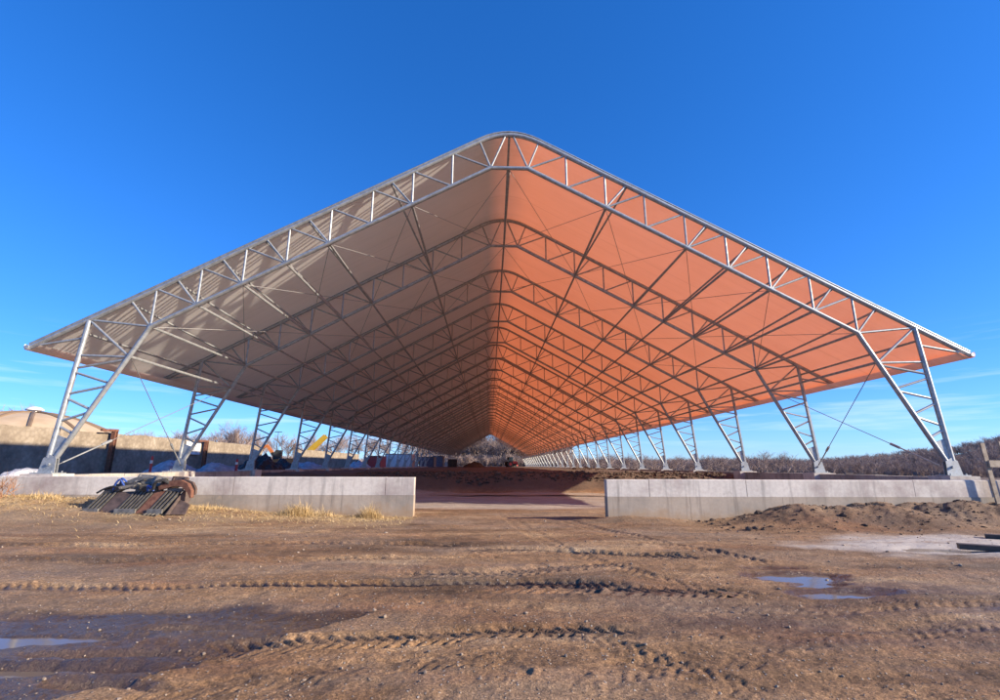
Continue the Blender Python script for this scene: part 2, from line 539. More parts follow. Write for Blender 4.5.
def height(X, Y):
    """ground level and the masks wet / straw / pale / soil"""
    R = np.hypot(X, Y)
    near = np.exp(-(R / 26.0) ** 2)
    h = 0.035 * fbm(X * 0.45, Y * 0.55, 4, 1) + near * (0.020 * fbm(X * 0.25, Y * 1.7, 4, 5) + 0.012 * fbm(X * 0.5, Y * 6.0, 3, 6) + 0.009 * fbm(X * 2.6, Y * 3.2, 4, 9))
    cl = fbm(X * 8, Y * 8, 4, 15, 0.62)
    h += near * 0.008 * cl
    clod = np.clip(fbm(X * 4.2, Y * 4.2, 3, 21) - 0.42, 0, 1)
    rough = sstep(-0.15, 0.35, fbm(X * 0.35, Y * 0.5, 3, 33))
    h += near * clod * 0.05 * rough
    # raised soil behind the retaining walls and inside the shelter
    outside = np.where(np.abs(X) > 15.25, 1.0, 0.0) * np.where(Y > np.where(X < 0, YL + 0.15, YR + 0.15), 1.0, 0.0)
    toe = 29.3 + 0.5 * fbm(X * 0.3, Y * 0 + 3.3, 3, 41)
    bank = sstep(0.0, 2.3, Y - toe) * np.where(np.abs(X) < 15.3, 1, 0)
    rough_b = bank * (0.05 * fbm(X * 0.9, Y * 0.9, 4, 45) + 0.03 * fbm(X * 3, Y * 3, 3, 48))
    drop = np.where(X > 0, 1.02 - 5.5 * sstep(19, 75, X) * sstep(20, 60, Y), 1.02 + 0 * X)
    lvl = np.where(bank > 0, bank * (1.10 + 0.03 * fbm(X * 0.2, Y * 0.15, 3, 51)), outside * drop)
    h = np.where(np.abs(lvl) > 0.01, h * 0.4 + lvl + rough_b, h)
    far = sstep(300, 700, R)
    h = h * (1 - far) - 4.0 * far * np.where(X > 0, 1, 0)
    # dirt pushed up against the right end wall
    cx = np.clip((X - 6.2) / 9.0, 0, 1)
    crest = 0.50 * sstep(5.0, 9.5, X) * (1 - 0.25 * sstep(14.5, 19, X)) + 0.10 * fbm(X * 0.7, X * 0 + 1.7, 3, 61) * sstep(5.5, 8, X)
    dy = (YR - 0.5 - Y)
    prof = np.where(dy < 0, 1.0, np.exp(-(dy / (1.15 + 0.3 * fbm(X * 0.5, X * 0 + 9.1, 2, 63))) ** 2))
    fill = np.where(Y < YR + 0.1, 1, 0) * np.where(X > 4, 1, 0)
    pile = fill * crest * prof
    h += pile * (1 + 0.20 * fbm(X * 1.3, Y * 1.3, 4, 66) + 0.08 * fbm(X * 5, Y * 5, 3, 67))
    small = np.exp(-(((X - 3.6) / 1.7) ** 2)) * np.exp(-((Y - YR + 0.1) / 0.45) ** 2) * np.where(Y < YR + 0.1, 1, 0) * 0.13
    h += small
    # strawy rise against the left end wall
    rise = 0.62 * sstep(-3.5, -16.5, X) * np.exp(-(np.clip(YL - 0.3 - Y, 0, 99) / 2.1) ** 2) * np.where(Y < YL + 0.15, 1, 0)
    h += rise * (1 + 0.12 * fbm(X * 1.2, Y * 1.2, 3, 71))
    straw = np.exp(-(np.clip(YL - 0.2 - Y, 0, 99) / 1.9) ** 2) * np.where((Y < YL + 0.2) & (X < -2.9), 1, 0)
    straw = np.clip(straw * (0.85 + 0.9 * fbm(X * 0.5, Y * 0.8, 3, 75)), 0, 1)
    # wheel tracks
    churn = np.zeros_like(h)
    for px, w, dep, lug, pitch, dark in TRACKS:
        line = smooth_line(px)
        lo, hi = line.min(0) - w, line.max(0) + w
        idx = np.nonzero((X > lo[0]) & (X < hi[0]) & (Y > lo[1]) & (Y < hi[1]))[0]
        if not len(idx):
            continue
        tang = np.gradient(line, axis=0)
        tang /= np.linalg.norm(tang, axis=1)[:, None]
        for c in range(0, len(idx), 20000):
            ii = idx[c:c + 20000]
            P = np.stack([X[ii], Y[ii]], 1).astype(np.float32)
            D = ((P[:, None, :] - line[None].astype(np.float32)) ** 2).sum(2)
            j = D.argmin(1)
            rel = P - line[j]
            lat = rel[:, 0] * -tang[j, 1] + rel[:, 1] * tang[j, 0]
            s = j * 0.05 + rel[:, 0] * tang[j, 0] + rel[:, 1] * tang[j, 1]
            dist = np.sqrt(D.min(1))
            lat = np.where(dist > np.abs(lat) + 0.05, 9, lat)
            lat = lat + 0.03 * pnoise(P[:, 0] * 2.5, P[:, 1] * 2.5, 81)
            q = np.abs(lat) / (w / 2)
            en = sstep(0, 12, j) * sstep(0, 12, len(line) - 1 - j)
            fade = en * np.clip(0.85 + 0.5 * pnoise(s * 0.35, s * 0 + w * 9, 83), 0.45, 1.2)
            inside = 1 - sstep(0.82, 1.05, q)
            ph = (s + np.abs(lat) * 0.9 + np.where(lat > 0, pitch * 0.5, 0)) / pitch
            ph = ph + 0.10 * pnoise(s * 3, lat * 6, 85)
            bar = sstep(-0.25, 0.25, np.sin(ph * 2 * PI)) * sstep(0.04, 0.16, q)
            h[ii] += fade * (-dep * inside - lug * inside * bar + 0.5 * dep * np.exp(-((q - 1.18) / 0.16) ** 2))
            churn[ii] = np.maximum(churn[ii], inside * fade * dark)
    # basins that hold water, and the wet rim round them
    wet = np.zeros_like(h)
    for (u, v_), rx, ry, dep, wt in PUD:
        c = at(u, v_)
        q = np.hypot((X - c.x) / rx, (Y - c.y) / ry) + 0.22 * fbm(X * 1.1, Y * 1.6, 3, 91)
        h -= dep * (1 - sstep(0.35, 1.15, q))
        wet = np.maximum(wet, (1 - sstep(0.75, 1.55, q)) * wt)
    big = at(90, 655)
    q = np.hypot((X - big.x) / 3.4, (Y - big.y) / 1.25) + 0.2 * fbm(X * 0.8, Y, 3, 93)
    edge = (at(60, 700).y + (X - at(60, 700).x) * ((at(240, 650).y - at(60, 700).y) / (at(240, 650).x - at(60, 700).x)))
    q = np.where(Y < edge + 0.06 * fbm(X * 2, Y * 2, 3, 94), 9.0, q * 0.8)
    wet = np.maximum(wet, 0.85 * (1 - sstep(0.6, 1.2, q)))
    h -= 0.02 * (1 - sstep(0.7, 1.2, q))
    big = at(840, 610)
    q = np.hypot((X - big.x) / 4.2, (Y - big.y) / 1.9) + 0.25 * fbm(X * 0.8, Y, 3, 95)
    wet = np.maximum(wet, 0.40 * (1 - sstep(0.6, 1.3, q)))
    wet = np.maximum(wet, 0.60 * churn)
    wet = np.maximum(wet, 0.30 * np.where((np.abs(X) < 15.2) & (Y > 18.0) & (Y < 29.5), 1, 0) * sstep(18.2, 20, Y))
    floor_ = np.where((np.abs(X) < 15.0) & (Y > 18.6) & (Y < 29.5), 1, 0) * sstep(18.6, 19.6, Y + 0.4 * fbm(X * 0.6, Y, 3, 99))
    c = at(965, 545)
    pale = 1 - sstep(0.5, 1.15, np.hypot((X - c.x) / 3.6, (Y - c.y) / 1.5) + 0.25 * fbm(X * 0.8, Y * 1.4, 3, 97))
    pale = np.maximum(pale, 0.6 * floor_)
    soil = np.maximum(sstep(0.02, 0.3, bank), outside * 0.8) * 0.9
    soil = np.maximum(soil, 0.35 * sstep(0.05, 0.2, pile))
    return h, wet, straw, pale, soil


def rows():
    y = [0.6]
    while y[-1] < 2600:
        d = y[-1]
        if d < 2.6: st = 0.10
        elif d < 19: st = 0.0042 * d
        elif d < 60: st = 0.012 * d
        else: st = 0.04 * d
        y.append(d + st)
    return np.array(y)


yr = rows()
tcol = np.concatenate([-np.geomspace(40, 1.32, 26), np.linspace(-1.28, 1.28, 640), np.geomspace(1.32, 40, 26)])
YY, TT = np.meshgrid(yr, tcol, indexing='ij')
XX = (YY + 0.4) * TT + CAM.x
h, wet, straw, pale, soil = height(XX.ravel(), YY.ravel())
nr, nc = YY.shape
ij = np.arange(nr * nc).reshape(nr, nc)
faces = np.stack([ij[:-1, :-1], ij[:-1, 1:], ij[1:, 1:], ij[1:, :-1]], -1).reshape(-1, 4)
verts = np.stack([XX.ravel(), YY.ravel(), h], 1)
nb = len(verts)
back = np.array([[-3000, -2500, 0], [3000, -2500, 0], [verts[ij[0, -1]][0], 0.6, verts[ij[0, -1]][2]], [verts[ij[0, 0]][0], 0.6, verts[ij[0, 0]][2]]])
verts = np.concatenate([verts, back])
faces = np.concatenate([faces, np.array([[nb, nb + 1, nb + 2, nb + 3]])])
ground = np_mesh('ground', verts, faces, MAT['ground'])
tag(ground, 'brown muddy gravel yard with wheel tracks', None, None, 'structure')
for nm, arr in (('wet', wet), ('straw', straw), ('pale', pale), ('soil', soil)):
    a = ground.data.attributes.new(nm, 'FLOAT', 'POINT')
    a.data.foreach_set('value', np.concatenate([arr, np.zeros(4)]).astype(np.float32))


def gz(x, y):
    r = height(np.array([float(x)]), np.array([float(y)]))
    return float(r[0][0])


# standing water: level sheets that the ground pokes through
def puddle(c, rx, ry, z, label, rot=0.0):
    n = 40
    mb = MB()
    pts = [(c.x + rx * math.cos(2 * PI * k / n), c.y + ry * math.sin(2 * PI * k / n), z) for k in range(n)]
    mb.add(pts, [tuple(range(n))])
    o = mb.build('puddle', MAT['water'])
    return tag(o, label, None, None, 'structure')


puddle(at(60, 648), 3.3, 1.0, -0.070, 'shallow brown puddle in the wheel ruts')
puddle(at(820, 585), 1.5, 1.4, -0.048, 'blue reflecting puddle in the mud')
puddle(at(950, 549), 1.6, 0.9, -0.05, 'bright thin sheet of water by the timber')
puddle(at(530, 496), 5.5, 0.30, 0.045, 'thin line of water on the floor of the shelter')

# ------------------------------------------------------------------ the shelter
shelter = thing('fabric_shelter', 'huge open ended fabric roofed shelter on galvanised steel truss frames', 'building', (0, Y0, FEET))


def zt(x):
    """top chord level above the feet"""
    x = abs(x)
    xa = 1.2
    if x >= xa:
        return ZO + M * (XO - x)
    return ZO + M * (XO - xa) + M * (xa * xa - x * x) / (2 * xa)


def frame_nodes():
    Bn = [(XF + (XK - XF) * i / 8, ZF + (ZK - ZF) * i / 8) for i in range(9)]
    return Bn


BN = frame_nodes()
STRUT_AT = [2, 4, 5, 6, 7, 8]


def web_members():
    """(x,z)-(x,z) for the right half, roof part"""
    out = []
    out.append(((XF, ZF), (0.14, zt(0.14))))
    out.append(((XF, ZF), (1.18, zt(1.18))))
    for i in range(8):
        b0, b1 = BN[i], BN[i + 1]
        out.append((b0, (b1[0], zt(b1[0]))))
        out.append(((b1[0] - 0.0, zt(b1[0])), b1))
    for i in STRUT_AT[:]:
        xm = BN[i][0] + 0.55 * 1.5075
        out.append((BN[i], (xm, zt(xm))))
    return out


def inner(t):      # inner column chord, t from the foot to the knee
    return (W - 0.16 + (XK - W + 0.16) * t, 0.52 + (ZK - 0.52) * t)


def outer(t):
    return (W + 0.08 + (XO - W - 0.08) * t, 0.52 + (ZO - 0.52) * t)


def column_webs():
    out = [((XO, ZO), BN[8]), ((XO, ZO), inner(0.76)), (inner(0.755), outer(0.73)),
           (outer(0.86), (XT - 0.15, zt(XT - 0.15) - 0.02))]
    ts_i = [0.735, 0.53, 0.33, 0.15]
    ts_o = [0.62, 0.43, 0.235]
    seq = []
    for k in range(3):
        seq.append((inner(ts_i[k]), outer(ts_o[k] + 0.015)))
        seq.append((outer(ts_o[k] - 0.015), inner(ts_i[k + 1] + 0.02)))
    return out + seq


ROOF_WEB, COL_WEB = web_members(), column_webs()


def P(x, z, s=1, y=0.0):
    return Vector((s * x, y, z))


def top_pts():
    xs = [XT, XO, 9, 5, 2] + [1.2, 0.9, 0.6, 0.3, 0]
    r = [(x, zt(x)) for x in xs]
    return [(-x, z) for x, z in r[:-1]] + [(0, zt(0))] + [(x, z) for x, z in reversed(r[:-1])]


def make_frame(i, detailed):
    fr = bpy.data.objects.new('truss_frame', None)
    fr.empty_display_size = 0.3
    COL.objects.link(fr)
    fr.parent = shelter
    fr.location = (0, i * S, 0)
    n = 10 if detailed else 6
    tp = [P(x, z) for x, z in top_pts()]
    MB().path(tp, 0.088, n).build('top_chord', MAT['steel'], fr, True)
    bc = [inner(0)] + [(BN[8][0] + 0.12, BN[8][1] - 0.26), BN[8], (BN[8][0] - 0.15, BN[8][1] + 0.083)] + [BN[0]]
    pts = [P(x, z, 1) for x, z in bc] + [P(x, z, -1) for x, z in reversed(bc)]
    MB().path(pts, 0.083, n).build('bottom_chord', MAT['steel'], fr, True)
    for s in (-1, 1):
        oc = MB()
        oc.tube(P(*outer(0), s), P(*outer(1), s), 0.085, n=n)
        oc.build('column', MAT['steel'], fr, True)
        bp = MB()
        bp.prism([P(W - 0.24, 0.03, s, -0.07), P(W + 0.30, 0.03, s, -0.07), P(W + 0.20, 0.50, s, -0.07), P(W + 0.02, 0.62, s, -0.07), P(W - 0.22, 0.50, s, -0.07)], (0, 0.03, 0))
        bp.prism([P(W - 0.24, 0.03, s, 0.04), P(W + 0.30, 0.03, s, 0.04), P(W + 0.20, 0.50, s, 0.04), P(W + 0.02, 0.62, s, 0.04), P(W - 0.22, 0.50, s, 0.04)], (0, 0.03, 0))
        bp.box((s * W - 0.36, -0.28, 0), (s * W + 0.36, 0.28, 0.035))
        bp.tube(P(W - 0.03, 0.30, s, -0.13), P(W - 0.03, 0.30, s, 0.13), 0.045, n=8)
        for bx in (-0.27, 0.27):
            for by in (-0.2, 0.2):
                bp.tube((s * W + bx, by, 0.035), (s * W + bx, by, 0.09), 0.022, n=6)
        bp.prism([P(*outer(0.015), s, -0.02), P(*outer(0.16), s, -0.02), P(*inner(0.13), s, -0.02), P(*inner(0.0), s, -0.02)], (0, 0.04, 0))
        bp.build('base_plate', MAT['steel'], fr)
    webs = [(a, c, s) for s in (-1, 1) for a, c in ROOF_WEB + COL_WEB]
    if detailed:
        for a, c, s in webs:
            MB().tube(P(*a, s), P(*c, s), 0.040 if (a, c) in ROOF_WEB else 0.043, n=8).build('web_member', MAT['steel'], fr, True)
    else:
        mb = MB()
        for a, c, s in webs:
            mb.tube(P(*a, s), P(*c, s), 0.040, n=5 if i < 8 else 4, cap=False)
        mb.tube(P(XF, ZF, -1), P(XF, ZF, 1), 0.05, n=5)
        mb.build('lacing', MAT['steel'], fr, True)


for i in range(NF):
    make_frame(i, i == 0)

# purlin struts between the frames: the seven nearest bays bar by bar, the rest as one
far_struts = MB()
for bay in range(NF - 1):
    y0, y1 = bay * S, (bay + 1) * S
    spec = [((x, z), (x, z), s, 0.05) for k in STRUT_AT for (x, z) in [BN[k]] for s in (-1, 1)]
    spec += [((0, ZF + 0.06), (0, ZF + 0.06), 1, 0.055)]
    spec += [((inner(0.76)[0], inner(0.76)[1]),) * 2 + (s, 0.05) for s in (-1, 1)]
    spec += [((outer(0.9)[0] + 0.06, outer(0.9)[1]),) * 2 + (s, 0.045) for s in (-1, 1)]
    for a, c, s, r in spec:
        if bay < 6:
            MB().tube(P(*a, s, y0 + 0.04), P(*c, s, y1 - 0.04), r, n=8).build('purlin_strut', MAT['steel'], shelter, True)
        else:
            far_struts.tube(P(*a, s, y0 + 0.04), P(*c, s, y1 - 0.04), r, n=4, cap=False)
    # knee braces from the front frame's top chord down to the next frame's bottom chord
    if bay == 0:
        for k in STRUT_AT:
            for s in (-1, 1):
                xm = BN[k][0] + 0.55 * 1.5075
                MB().tube(P(xm, zt(xm) - 0.1, s, y0 + 0.03), P(BN[k][0], BN[k][1] + 0.1, s, y1 - 0.05), 0.042, n=8).build('wind_brace', MAT['steel'], shelter, True)
        MB().tube(P(0, zt(0) - 0.1, 1, y0 + 0.05), P(0, ZF + 0.1, 1, y1 - 0.05), 0.05, n=8).build('wind_brace', MAT['steel'], shelter, True)
tag(far_struts.build('purlin_strut', MAT['steel'], shelter, True), kind='stuff')

# cables crossing the braced bays, roof and side
BRACED = [0, 1, 5, 10, 15, 20, 25]
rc = [(0.0, ZF), BN[2], BN[4], BN[6], BN[8]]
for bay in BRACED:
    y0, y1 = bay * S + 0.08, (bay + 1) * S - 0.08
    for s in (-1, 1):
        for k in range(4):
            a, c = rc[k], rc[k + 1]
            for p, q in (((a, y0), (c, y1)), ((c, y0), (a, y1))):
                if bay < 2:
                    MB().tube(P(*p[0], s, p[1]), P(*q[0], s, q[1]), 0.012, n=5).build('brace_cable', MAT['cable'], shelter)
    if bay < 2 and bay != 1:
        for s in (-1, 1):
            for ya, yb in ((y0, y1), (y1, y0)):
                a, c = P(W - 0.1, 0.25, s, ya), P(*inner(0.76), s, yb)
                MB().tube(a, c, 0.014, n=6).build('brace_cable', MAT['cable'], shelter)
                d = (c - a)
                cab = MB()
                cab.tube(a + d * 0.03, a + d * 0.22, 0.026, n=6)
                cab.tube(a + d * 0.20, a + d * 0.245, 0.05, n=8)
                cab.build('turnbuckle', MAT['steel'], shelter)

# eave pipes at the lips of the roof
for s in (-1, 1):
    mb = MB()
    mb.tube(P(XT, zt(XT), s, -0.12), P(XT, zt(XT), s, (NF - 1) * S + 0.1), 0.075, n=8)
    mb.build('eave_pipe', MAT['steel'], shelter, True)

# roof fabric: stretched over the top chords, dipping a little between frames
SUB = 6
xs = np.concatenate([-np.linspace(XT + 0.03, 1.2, 34), np.linspace(-1.1, 1.1, 13), np.linspace(1.2, XT + 0.03, 34)])
ys = np.arange((NF - 1) * SUB + 1) / SUB * S
ys[0] -= 0.0
ys[-1] += 0.12
zx = np.array([zt(x) for x in xs]) + 0.095
YS, XS = np.meshgrid(ys, xs, indexing='ij')
ph = (YS / S) % 1.0
sag = np.sin(np.clip(ph, 0, 1) * PI) ** 2 * 0.05
sag = sag * np.clip((XT - np.abs(XS)) / 2.0, 0.15, 1) * np.clip(np.abs(XS) / 3.0, 0.2, 1)
ZS = zx[None, :] - sag + 0.006 * fbm(XS * 0.8, YS * 0.8, 2, 201)
ij = np.arange(ZS.size).reshape(ZS.shape)
fc = np.stack([ij[:-1, :-1], ij[:-1, 1:], ij[1:, 1:], ij[1:, :-1]], -1).reshape(-1, 4)
canopy = np_mesh('canopy', np.stack([XS.ravel(), YS.ravel(), ZS.ravel()], 1), fc, MAT['fabric'], True, shelter)
# steel keder pipes along the cut edges of the fabric
for y in (-0.02, (NF - 1) * S + 0.12):
    MB().path([P(x, z + 0.125, 1, y) for x, z in top_pts()], 0.042, 8).build('edge_pipe', MAT['steel'], shelter, True)
# hem strips hanging under the lips
for s in (-1, 1):
    n = (NF - 1) * 12 + 1
    yy = np.linspace(-0.1, (NF - 1) * S + 0.1, n)
    prof = [(XT + 0.085, 0.10), (XT + 0.11, 0.0), (XT + 0.05, -0.10), (XT - 0.12, -0.13), (XT - 0.45, 0.02 + 0.05)]
    V = np.array([[(s * (px + (0.02 if k in (2, 3) else 0) * pnoise(np.array([y * 1.4]), np.array([k + .5]), 207)[0]), y, zt(XT) + pz) for k, (px, pz) in enumerate(prof)] for y in yy]).reshape(-1, 3)
    ij = np.arange(n * 5).reshape(n, 5)
    fc = np.stack([ij[:-1, :-1], ij[:-1, 1:], ij[1:, 1:], ij[1:, :-1]], -1).reshape(-1, 4)
    np_mesh('eave_hem', V, fc, MAT['fabric'], True, shelter)


# ------------------------------------------------------------------ concrete walls
def wall_panels(name, label, x0, x1, yf, top, joints, upper_h, skew=0.0):
    """an end wall: lower cast part, upper panels 2 cm proud with open joints, thin ends"""
    t = thing(name, label, 'wall', (x0, yf, 0), 0.0)
    L = x1 - x0
    low = MB()
    edges = [0] + [j - x0 for j in joints[1]] + [L]
    for a, c in zip(edges[:-1], edges[1:]):
        low.box((a + 0.004, -0.012, -0.5), (c - 0.004, 0.36, top - upper_h - 0.003))
    low.build('footing', MAT['lower'], t)
    edges = [0] + [j - x0 for j in joints[0]] + [L]
    for a, c in zip(edges[:-1], edges[1:]):
        dz = random.uniform(-0.008, 0.008)
        pan = MB()
        x_a, x_b, zb, zt_ = a + 0.008, c - 0.008, top - upper_h, top + dz
        ch = 0.02
        pan.prism([(x_a, 0 + ch, zt_), (x_a, 0, zt_ - ch), (x_a, 0, zb), (x_a, 0.33, zb), (x_a, 0.33, zt_)], (x_b - x_a, 0, 0))
        o = pan.build('panel', MAT['upper'], t)
    return t


wall_panels('concrete_wall', 'long pale two tone concrete end wall behind the scrapped grapple bucket', -27.0, XL, YL, 1.215,
            ([-21.5, -16.2, -12.6, -8.9, -4.05], [-20.0, -13.5, -7.4]), 0.56)
wall_panels('concrete_wall', 'pale two tone concrete end wall with brown dirt banked against it', XR, 23.0, YR, 1.20,
            ([4.1, 7.05, 12.2, 16.4], [5.3, 8.1, 11.2, 14.2]), 0.50)

for s, lab in ((-1, 'long dark concrete block wall carrying the frames nearest the domed tank'), (1, 'long dark concrete block wall carrying the frames nearest the wooded hill')):
    t = thing('foundation_wall', lab, 'wall', (s * W, Y0, 0))
    y_end = (NF - 1) * S + 1.0
    mb = MB()
    y = -0.35
    while y < y_end:
        ln = 1.72
        dz = random.uniform(-0.012, 0.012)
        xo = random.uniform(-0.012, 0.012)
        mb.box((-0.26 + xo, y + 0.008, -0.4), (0.26 + xo, min(y + ln, y_end) - 0.008, 1.245 + dz))
        y += ln
    mb.build('block_course', MAT['block'], t)
    for i in range(NF):
        MB().box((-0.52, i * S - 0.42, -0.4), (0.52, i * S + 0.42, FEET - 0.002)).build('pier', MAT['upper'], t)

# ------------------------------------------------------------------ scrapped grapple bucket
GY = 14.6
gp = at(84, 511, depth=GY)
GX = gp.x
gzl = gz(GX + 1.6, GY)
gr = thing('grapple_bucket', 'scrapped grapple bucket with dark tines, blue hoses and a rusty curved claw', 'machine attachment', (GX - 0.02, GY, gzl - 0.05), math.radians(-5))
gr.scale = (0.86, 0.8, 0.80)
LEAN = Vector((0.36, 0.42, 0.80))


def leanpt(x, t, off=0.0):
    return Vector((x, 0, 0.06)) + LEAN * t + Vector((0, -off, off * 0.4))


for x in (0.02, 0.16, 0.30, 0.44, 1.12, 1.245, 1.37, 1.495, 1.62, 1.745, 2.24, 2.38, 2.52, 2.66):
    mb = MB()
    mb.beam(leanpt(x, 0.0), leanpt(x, 1.0), 0.045, 0.10, (0, -1, 0.5))
    mb.beam(leanpt(x, 0.02), leanpt(x, 0.0) + Vector((-0.03, -0.16, -0.04)), 0.05, 0.05, (0, 0, 1))
    mb.build('tine', MAT['tinesteel'], gr)
for x0, x1, t1, mt in ((0.52, 1.05, 0.90, 'brownplate'), (1.82, 2.18, 0.95, 'rust')):
    mb = MB()
    mb.prism([leanpt(x0, 0.0, 0.02), leanpt(x1, 0.0, 0.02), leanpt(x1, t1, 0.02), leanpt(x0, t1 * 0.96, 0.02)], (0, 0.05, 0))
    mb.build('side_plate', MAT[mt], gr)
for x0, x1 in ((-0.04, 0.50), (1.07, 1.80), (2.2, 2.72)):
    MB().beam(leanpt(x0, 0.07, 0.05), leanpt(x1, 0.07, 0.05), 0.05, 0.15).build('cutting_edge', MAT['greysteel'], gr)
    MB().beam(leanpt(x0, 0.97, 0.02), leanpt(x1, 0.97, 0.02), 0.10, 0.11).build('cross_bar', MAT['tinesteel'], gr)
mb = MB()
mb.prism([leanpt(-0.05, 0.03, -0.24), leanpt(2.75, 0.03, -0.24), leanpt(2.75, 0.92, -0.24), leanpt(-0.05, 0.92, -0.24)], (0, 0.04, 0))
mb.build('back_plate', MAT['scrap'], gr)  # coloured black so the gaps between the tines read as shaded recesses
mb = MB()
mb.prism([(2.82, 0.0, 0.02), (3.02, 0.45, 0.02), (3.20, 0.75, 0.62), (3.10, 0.55, 0.95), (2.98, 0.25, 0.55)], (0.05, -0.02, 0))
mb.prism([(2.9, 0.1, 0.02), (3.38, 0.2, 0.02), (3.42, 0.3, 0.34), (3.1, 0.3, 0.5)], (0.0, 0.06, 0))
mb.build('side_plate', MAT['brownplate'], gr)


def claw(pts, w, mat, name):
    """a flat curved arm: a ribbon of tapering depth, extruded sideways"""
    mb = MB()
    n = len(pts)
    up, dn = [], []
    for i, (x, z, d) in enumerate(pts):
        a, c = pts[max(i - 1, 0)], pts[min(i + 1, n - 1)]
        tx, tz = c[0] - a[0], c[1] - a[1]
        l = math.hypot(tx, tz)
        up.append((x - tz / l * d, 0, z + tx / l * d))
        dn.append((x + tz / l * d, 0, z - tx / l * d))
    vs = [Vector(p) for p in up + dn] + [Vector(p) + Vector((0, w, 0)) for p in up + dn]
    fs = []
    for i in range(n - 1):
        fs += [(i, i + 1, n + i + 1, n + i), (2 * n + i + 1, 2 * n + i, 3 * n + i, 3 * n + i + 1), (i + 1, i, 2 * n + i, 2 * n + i + 1), (n + i, n + i + 1, 3 * n + i + 1, 3 * n + i)]
    fs += [(0, n, 3 * n, 2 * n), (n - 1, 3 * n - 1, 4 * n - 1, 2 * n - 1)]
    mb.add(vs, fs)
    o = mb.build(name, mat, gr)
    return o


o = claw([(2.3, 0.90, 0.06), (2.5, 0.98, 0.09), (2.75, 1.07, 0.105), (3.0, 1.09, 0.105), (3.22, 0.99, 0.10), (3.38, 0.80, 0.07), (3.45, 0.58, 0.025)], 0.16, MAT['rust'], 'claw')
o.location = (0, 0.25, 0)
o = claw([(2.35, 0.86, 0.10), (2.6, 1.02, 0.12), (2.85, 1.08, 0.13), (3.1, 1.0, 0.12), (3.24, 0.82, 0.08), (3.28, 0.66, 0.03)], 0.10, MAT['brownplate'], 'claw')
o.location = (0, 0.70, 0)
o = claw([(0.55, 0.80, 0.10), (0.9, 1.02, 0.12), (1.25, 1.15, 0.13), (1.65, 1.12, 0.12), (1.95, 0.93, 0.09), (2.05, 0.75, 0.04)], 0.14, MAT['greysteel'], 'claw')
o.location = (0, 0.62, 0.02)
o = claw([(0.35, 0.70, 0.07), (0.7, 0.92, 0.10), (1.05, 1.0, 0.10), (1.45, 0.95, 0.10), (1.75, 0.85, 0.06)], 0.09, MAT['darksteel'], 'claw')
o.location = (0, 0.30, 0.0)
def slab(c, size, rot, mat, name):
    mt = Matrix.Translation(c) @ Quaternion((1, 0, 0), rot[0]).to_matrix().to_4x4() @ Quaternion((0, 1, 0), rot[1]).to_matrix().to_4x4() @ Quaternion((0, 0, 1), rot[2]).to_matrix().to_4x4()
    sx_, sy_, sz_ = size
    mb = MB()
    mb.box((-sx_ / 2, -sy_ / 2, -sz_ / 2), (sx_ / 2, sy_ / 2, sz_ / 2), mt)
    mb.box((-sx_ / 2 + 0.04, -sy_ / 2 - 0.03, -sz_ / 2 + 0.03), (-sx_ / 2 + 0.10, sy_ / 2 + 0.03, sz_ / 2 - 0.03), mt)
    mb.box((sx_ / 2 - 0.10, -sy_ / 2 - 0.03, -sz_ / 2 + 0.03), (sx_ / 2 - 0.04, sy_ / 2 + 0.03, sz_ / 2 - 0.03), mt)
    mb.build(name, MAT[mat], gr)


slab((1.50, 0.72, 1.18), (0.78, 0.10, 0.36), (-0.5, 0.08, 0), 'greysteel', 'cover_plate')
slab((1.15, 0.40, 0.98), (0.55, 0.30, 0.10), (0.3, -0.12, 0.2), 'greysteel', 'cover_plate')
slab((2.05, 0.62, 1.10), (0.34, 0.22, 0.42), (-0.2, 0.25, 0.3), 'greysteel', 'mount_plate')
slab((2.62, 0.80, 1.12), (0.55, 0.12, 0.34), (-0.3, 0.05, 0), 'brownplate', 'mount_plate')
slab((0.72, 0.50, 0.88), (0.50, 0.16, 0.12), (0.2, -0.55, 0.1), 'darksteel', 'mount_plate')
slab((1.72, 0.38, 0.92), (0.30, 0.24, 0.16), (0.2, 0.3, 0.4), 'darksteel', 'mount_plate')
slab((2.36, 0.36, 1.02), (0.12, 0.12, 0.44), (0.1, 0.35, 0), 'darksteel', 'mount_plate')
for a, c in (((0.75, 0.55, 0.90), (1.55, 0.5, 1.18)), ((1.85, 0.45, 0.85), (2.45, 0.5, 1.12))):
    mb = MB()
    a, c = Vector(a), Vector(c)
    mb.tube(a, a + (c - a) * 0.6, 0.06, n=12)
    mb.tube(a + (c - a) * 0.58, c, 0.03, n=10)
    mb.tube(a + Vector((0, -0.07, 0)), a + Vector((0, 0.07, 0)), 0.05, n=10)
    mb.tube(c + Vector((0, -0.06, 0)), c + Vector((0, 0.06, 0)), 0.045, n=10)
    mb.build('hydraulic_cylinder', MAT['darksteel'], gr, True)


def hose(pts, r, mat):
    q = [Vector(p) for p in pts]
    q = [q[0] * 2 - q[1]] + q + [q[-1] * 2 - q[-2]]
    out = []
    for i in range(1, len(q) - 2):
        for k in range(8):
            t = k / 8
            out.append(0.5 * ((2 * q[i]) + (q[i + 1] - q[i - 1]) * t + (2 * q[i - 1] - 5 * q[i] + 4 * q[i + 1] - q[i + 2]) * t * t + (3 * q[i] - q[i - 1] - 3 * q[i + 1] + q[i + 2]) * t ** 3))
    MB().path(out, r, 7).build('hose', mat, gr, True)


